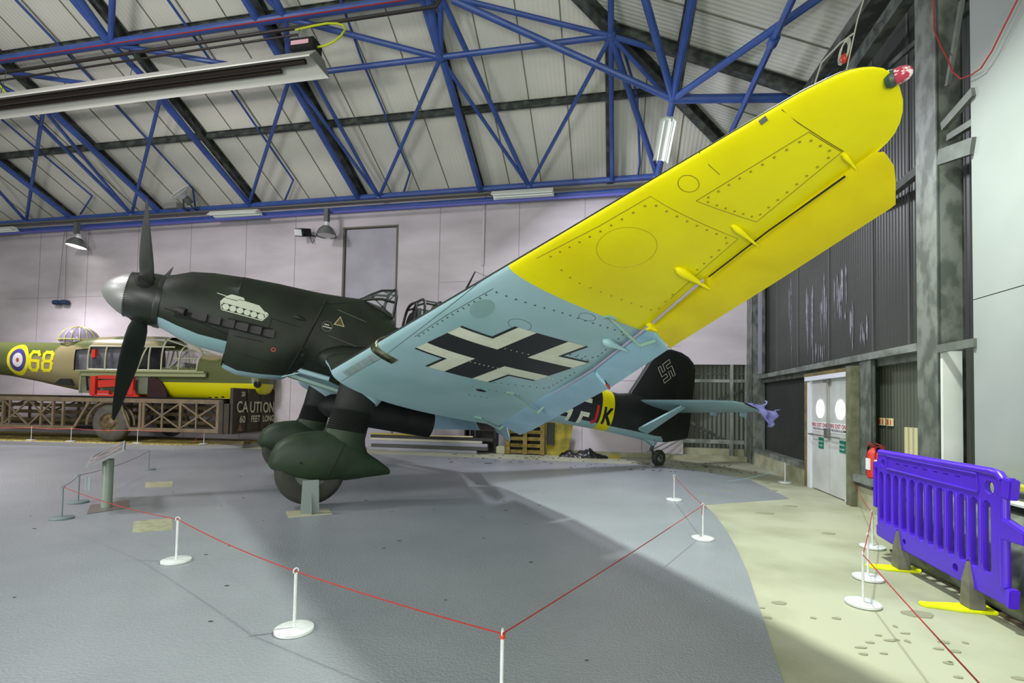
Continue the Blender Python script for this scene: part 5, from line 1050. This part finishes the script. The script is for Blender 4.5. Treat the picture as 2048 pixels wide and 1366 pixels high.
for n_ in (.04, .72, 1.35, 1.93): b.box((.12, n_-.05, .42), (.16, n_+.05, 1.62))
for z in (.42, 1.28): b.box((.12, .02, z-.02), (.14, 1.95, z+.02))
T_('board_batten', b, m_dbrown, tb)
b = MB(); b.box((.05, 1.95, .5), (.14, 2.15, 1.2)); T_('end_bracket', b, m_dbrown)
cw = mat('cream lettering', 'c9c3a4', .6)
def cap(txt, nc, z, sz, sx): T_('lettering', decal_mesh(text_polys(txt, sz, .006, sx), lambda u, v: (.1665, nc+u, z+v), 9), cw, tb)
cap('CA', .40, 1.10, .43, .85); cap('UTI', 1.02, 1.09, .43, .85); cap('ON', 1.66, 1.08, .43, .85); cap('60', .42, .77, .26, 1.0); cap('FEET', 1.02, .77, .25, .85); cap('LONG', 1.66, .76, .25, .82); cap('20', .42, 1.46, .17, 1)
for nc in (.32, 1.72):
    P_ = []
    for r_ in range(7):
        for k in range(r_+1): P_.append(circle(nc+(k-r_/2)*.035, .64-.028*r_, .011, 6))
    T_('dotted_triangle', decal_mesh(P_, lambda u, v: (.166, u, v), 9), mat('orange dots', 'b98a52', .6), tb)
b = MB(); b.loft([[(.6, .9, .107), (.9, .9, .107), (.9, 1.3, .107), (.6, 1.3, .107)], [(.7, 1.0, .62), (.78, 1.0, .62), (.78, 1.2, .62), (.7, 1.2, .62)]]); tag(build('wheel_chock', b, mat('green chock', '5e6248', .7), None, TR), 'tall green wedge stand on the platform beside the caution board', 'chock')
b = MB(); b.box((-.9, .3, .107), (.3, .6, .2)); tag(build('timber_baulk', b, mat('pale baulk', '5f5636', .8), None, TR), 'brown timber baulk on the matting under the trailer end', 'timber')
b = MB(); b.box((-8.5, 1.4, 1.24), (-5.8, 2.0, 1.34)); tag(build('wood_plank', b, mat('dark plank', '4e4230', .8), None, TR), 'dark plank lying on the trailer deck at the left edge', 'plank')

# ================================================================== THE SECOND AEROPLANE (bare fuselage on the trailer)
pl = thing('aircraft_fuselage', 'wingless green and yellow training aircraft fuselage numbered 68 on the trailer', 'aircraft', TR, (-3.5, 1.4, 1.33))
Q_ = lambda nm, mb, m, par=pl, **k: build(nm, mb, m, par, TR, **k)
NC = 1.4
OS = [(-12, 2.95, 2.15, .3), (-9.5, 2.94, 2.02, .42), (-7.8, 2.93, 1.885, .48), (-6.8, 2.925, 1.72, .5), (-6.1, 2.92, 1.585, .52), (-5.62, 2.99, 1.50, .53), (-5.1, 3.08, 1.43, .55), (-4.9, 3.10, 1.42, .55), (-4.3, 3.13, 1.36, .56), (-3.7, 3.14, 1.33, .56), (-3.0, 3.13, 1.30, .56), (-2.6, 3.10, 1.29, .55), (-2.3, 3.0, 1.28, .55), (-2.0, 2.82, 1.28, .54), (-1.55, 2.62, 1.28, .53), (-1.3, 2.6, 1.27, .52), (-.9, 2.56, 1.28, .5), (-.4, 2.50, 1.34, .47), (0, 2.44, 1.42, .44), (.2, 2.38, 1.48, .41), (.25, 2.3, 1.56, .36), (.31, 2.2, 1.68, .27), (.34, 2.05, 1.82, .13), (.345, 1.95, 1.92, .02)]
NQ = 100
def oring(s, g=0, e=2.8):
    x, t, bo, w = s; c = (t+bo)/2; h = (t-bo)/2
    return [(x, NC+math.copysign(abs(math.cos(a))**(2/e), math.cos(a))*(w+g), c+math.copysign(abs(math.sin(a))**(2/e), math.sin(a))*(h+g)) for a in [2*PI*k/NQ for k in range(NQ)]]
def oy(x, z, g=.007):
    t, bo, w = interp(x, OS); c = (t+bo)/2; h = (t-bo)/2; r = min(abs(z-c)/h, .999); return NC-(w+g)*(1-r**2.8)**(1/2.8)
XO = sorted(set([s[0] for s in OS]+[-8.6, -5.35, -3.35, -.65, -2.45, -4.6, -4.0, -2.85, -1.75, -1.0, -.2]))
def orow(x): return (x,)+interp(x, OS)
def zmid(i, j):
    x = (XO[i]+XO[i+1])/2; a = 2*PI*(j+.5)/NQ; t, bo, w = interp(x, OS); return x, (t+bo)/2+math.copysign(abs(math.sin(a))**(2/2.8), math.sin(a))*(t-bo)/2, math.cos(a)
def oskip(i, j):
    x, z, cy = zmid(i, j)
    if -2.6 < x < -1.55 and z > 2.2: return True
    if -4.9 < x < -2.6 and 2.1 < z < 2.78: return True
    if -5.35 < x < -4.9 and 2.1 < z < 2.7 and cy < 0: return True
    return False
def camouflage():
    m = mat('trainer camouflage', '857d58', .28, 0, '50582f', .55, detail=1.5, lo=.49, hi=.51, spec=.4); nt = m.node_tree; b_ = nt.nodes['Principled BSDF']
    tc = nt.nodes.new('ShaderNodeTexCoord'); sp = nt.nodes.new('ShaderNodeSeparateXYZ'); nt.links.new(tc.outputs['Object'], sp.inputs[0])
    def N(op, a, v, c=None):
        n_ = nt.nodes.new('ShaderNodeMath'); n_.operation = op
        for k_, q in enumerate((a, v)):
            if isinstance(q, (int, float)): n_.inputs[k_].default_value = q
            else: nt.links.new(q, n_.inputs[k_])
        return n_.outputs[0]
    X, Z = sp.outputs[0], sp.outputs[2]
    lim = N('ADD', N('MULTIPLY', N('GREATER_THAN', X, .8), .32), N('ADD', .12, N('MULTIPLY', N('MAXIMUM', N('SUBTRACT', -1.6, X), 0), .165)))
    mx = nt.nodes.new('ShaderNodeMix'); mx.data_type = 'RGBA'; old = b_.inputs['Base Color'].links[0].from_socket
    nt.links.new(N('LESS_THAN', Z, lim), mx.inputs[0]); nt.links.new(old, mx.inputs[6]); mx.inputs[7].default_value = (*lin('c6c20c'), 1); nt.links.new(mx.outputs[2], b_.inputs['Base Color'])
    return m
b = MB(); b.loft([oring(orow(x)) for x in XO], skip=oskip)
of = Q_('fuselage', b, camouflage(), smooth=.9)
b = MB(); b.loft([oring((x, t-.05, bo+.05, w-.06)) for x, t, bo, w in [orow(x) for x in (-5.4, -4.9, -4, -3.35)]]); Q_('cabin_interior', b, mat('cabin dark', '35363c', .8, 0, '57585c', 3), of)
m_cfr = mat('pale cabin frame', '9c9f80', .45)
b = MB()
for x in (-4.9, -4.35, -3.75, -3.35, -3.0, -2.62, -2.1, -1.56):
    for sg in (1, -1):
        P = []
        for k in range(9):
            z = 2.1+(interp(x, OS)[0]-.03-2.1)*k/8 if x > -2.7 else 2.1+.68*k/8
            y = oy(x, z, 0); P.append((x+(.25*(k/8) if x == -3.35 else 0), y if sg > 0 else 2*NC-y, z))
        b.path(P, .022, 6)
for z in (2.1, 2.78):
    for sg in (1, -1): b.path([(x, oy(x, z, 0) if sg > 0 else 2*NC-oy(x, z, 0), z) for x in ([-4.9, -4.3, -3.7, -3.0, -2.6]+([-2.1, -1.56] if z < 2.5 else [-2.3]))], .025, 6)
b.path([(-2.6, NC-.4, 3.0), (-2.0, NC-.3, 2.8), (-1.55, NC-.3, 2.62)], .02, 6); b.path([(-2.6, NC, 3.1), (-1.55, NC, 2.62)], .02, 6); b.path([(-2.6, NC+.4, 3.0), (-1.55, NC+.3, 2.62)], .02, 6)
b.path([(-2.3, NC-.5, 2.45), (-1.6, NC-.48, 2.45)], .015, 6)
for x in (-3.2, -2.8, -2.4, -2.0): b.path([(x, NC+.3, 2.1), (x+.1, NC+.3, 2.75)], .015, 5)
Q_('cabin_frame', b, m_cfr, of, smooth=.9)
b = MB(); b.box((-2.65, NC-.4, 2.95), (-3.6, NC+.4, 3.02)); b.path([(-2.55, NC-.45, 2.1), (-2.1, NC-.2, 2.7)], .03, 6); b.box((-2.5, NC-.3, 2.0), (-2.1, NC+.3, 2.35)); Q_('seat', b, mat('seat grey', '8a8c88', .6), of)
b = MB(); b.box((-4.80, NC-.55, 2.45), (-4.69, NC-.48, 2.68)); Q_('red_bottle', b, m_red, of)
# lower sill, cut-away bay, red cradle
b = MB(); b.beam((-5.1, NC-.66, 2.06), (-1.2, NC-.64, 2.06), .16, .04); b.beam((-5.0, NC-.62, 1.98), (-1.2, NC-.62, 2.0), .06, .14); Q_('cabin_sill', b, mat('grey green sill', '8d9468', .45), of)
b = MB(); b.box((-5.0, NC-.60, 1.42), (-2.9, NC-.565, 1.92)); Q_('wing_bay', b, mat('grey green bay', '6b745f', .6, 0, '5f6855', 4), of)
b = MB(); b.prism([(-2.95, 1.34), (-2.95, 1.9), (-2.75, 1.9), (-2.55, 1.78), (-2.4, 1.55), (-2.35, 1.34)], (0, NC-.62, 0), (1, 0, 0), (0, 0, 1), (0, .04, 0)); Q_('wheel_bay', b, mat('dark red bay', '2a100e', .8), of)
b = MB(); b.prism([(-4.85, 1.52), (-4.8, 1.9), (-4.35, 1.9), (-4.3, 1.6)], (0, NC-.61, 0), (1, 0, 0), (0, 0, 1), (0, .01, 0)); Q_('inspection_panel', b, mat('panel dark', '4e5646', .6), of)
b = MB(); b.beam((-4.8, NC-.615, 1.88), (-4.3, NC-.615, 1.58), .01, .02); b.beam((-4.78, NC-.615, 1.55), (-4.33, NC-.615, 1.88), .01, .02); b.beam((-4.8, NC-.615, 1.5), (-4.85, NC-.615, 1.9), .02, .05); Q_('cross_brace', b, m_dark, of)
b = MB(); b.beam((-5.08, NC-.57, 1.42), (-5.02, NC-.6, 2.02), .06, .08); Q_('wing_root_rib', b, mat('grey green rib', '79805f', .5), of)
b = MB(); b.prism([(-5.9, 1.66), (-5.7, 1.82), (-5.4, 1.82), (-5.3, 1.62)], (0, NC-.60, 0), (1, 0, 0), (0, 0, 1), (0, .06, 0)); Q_('footstep_opening', b, m_dark, of)
for k in range(3):
    b = MB(); b.disc((-1.25+.19*k, oy(-1.2, 1.36)-.01, 1.37+.01*k), (0, 1, 0), .045, .04, 12); Q_('vent_hole', b, m_dark, of)
b = MB(); b.prism([(-1.6, 1.32), (-.25, 1.36), (-.5, 1.24), (-1.1, 1.21), (-1.4, 1.22)], (0, NC-.42, 0), (1, 0, 0), (0, 0, 1), (0, .8, 0)); Q_('chin_fairing', b, mat('trainer yellow', 'c6c20c', .4), of)
b = MB(); b.disc((.19, NC-.385, 1.75), (.5, -.85, 0), .1, .02, 16); Q_('nose_port', b, m_dark, of)
SO = lambda x, z: (x, oy(x, z), z)
for rx, rzz, m_, g in ((.37, .46, mat('roundel yellow', 'cfc80c', .5), .006), (.27, .34, mat('roundel blue', '3b3878', .5), .010), (.17, .21, mat('roundel white', 'c4c4be', .5), .014), (.05, .06, mat('roundel red', '9c4030', .5), .018)):
    Q_('roundel', decal_mesh([circle(-7.2, 2.36, rx, 32, rzz)], lambda x, z, g=g: (x, oy(x, z, g), z), .12), m_, of)
yl = mat('roundel yellow', 'd9d410')
def strokes(segs, w=.045):
    P_ = []
    for (x0, z0), (x1, z1) in segs:
        d = Vector((x1-x0, z1-z0)).normalized(); nn_ = Vector((-d.y, d.x))*w; d = d*w
        P_.append([(x0-d.x+nn_.x, z0-d.y+nn_.y), (x1+d.x+nn_.x, z1+d.y+nn_.y), (x1+d.x-nn_.x, z1+d.y-nn_.y), (x0-d.x-nn_.x, z0-d.y-nn_.y)])
    return P_
Q_('fuselage_number', decal_mesh(strokes([((-6.5, 2.52), (-6.55, 2.6)), ((-6.55, 2.6), (-6.72, 2.6)), ((-6.72, 2.6), (-6.79, 2.5)), ((-6.79, 2.5), (-6.8, 2.15)), ((-6.8, 2.15), (-6.72, 2.06)), ((-6.72, 2.06), (-6.58, 2.06)), ((-6.58, 2.06), (-6.52, 2.15)), ((-6.52, 2.15), (-6.52, 2.33)), ((-6.52, 2.33), (-6.78, 2.35))]), SO), yl, of)
Q_('fuselage_number', decal_mesh(strokes([((-6.37, 2.12), (-6.37, 2.27)), ((-6.37, 2.27), (-6.32, 2.33)), ((-6.32, 2.33), (-6.35, 2.4)), ((-6.35, 2.4), (-6.34, 2.53)), ((-6.34, 2.53), (-6.28, 2.59)), ((-6.28, 2.59), (-6.12, 2.59)), ((-6.12, 2.59), (-6.06, 2.53)), ((-6.06, 2.53), (-6.08, 2.4)), ((-6.08, 2.4), (-6.13, 2.33)), ((-6.32, 2.33), (-6.13, 2.33)), ((-6.13, 2.33), (-6.08, 2.26)), ((-6.08, 2.26), (-6.1, 2.12)), ((-6.1, 2.12), (-6.16, 2.06)), ((-6.16, 2.06), (-6.32, 2.06)), ((-6.32, 2.06), (-6.37, 2.12))]), SO), yl, of)
# glazed turret
b = MB(); b.lathe([(.47, 0), (.48, .1), (.44, .24), (.34, .37), (.2, .45), (.001, .48)], (-5.75, NC, 2.93), (0, 0, 1), 32, cap=False); tu = Q_('gun_turret', b, mat('violet glazing', '8d87a8', .12, 0, alpha=.6), smooth=1.2)
b = MB()
for k in range(8):
    a = PI*k/8; b.path([(-5.75+.485*math.cos(a)*math.cos(e), NC+.485*math.sin(a)*math.cos(e), 2.95+.47*math.sin(e)) for e in [PI*j/14 for j in range(15)]], .018, 5)
b.path([(-5.75+.48*math.cos(a), NC+.48*math.sin(a), 3.0) for a in [2*PI*k/28 for k in range(28)]], .02, 5, closed=True)
Q_('turret_frame', b, mat('yellow grey frame', 'a8a45a', .5), tu, smooth=.9)
rc = thing('support_cradle', 'bright red steel cradle propping the wingless fuselage', 'cradle', TR, (-3.8, .6, 1.27))
b = MB(); z0, z1, y_ = 1.36, 1.88, .62
for x in (-4.46, -3.3): b.beam((x, y_, z0), (x, y_, z1+.02), .08, .16, up=(1, 0, 0))
b.beam((-4.46, y_, z0), (-3.05, y_, z0), .08, .05); b.beam((-4.3, y_, z1), (-3.6, y_, z1), .08, .1); b.beam((-4.3, y_, 1.68), (-3.7, y_, 1.72), .06, .2); b.beam((-3.85, y_, z0), (-3.35, y_, z1), .05, .07); b.beam((-3.4, y_, 1.8), (-3.15, y_, z0), .05, .06); b.box((-4.3, y_-.04, 1.4), (-3.95, y_+.04, 1.5))
for x in (-4.46, -3.3): b.beam((x, .6, z0), (x, 1.9, z0), .05, .05)
build('cradle_frame', b, m_red, rc, TR)
for o in list(bpy.data.objects):
    if '_org' in o: del o['_org']
bpy.context.view_layer.update()
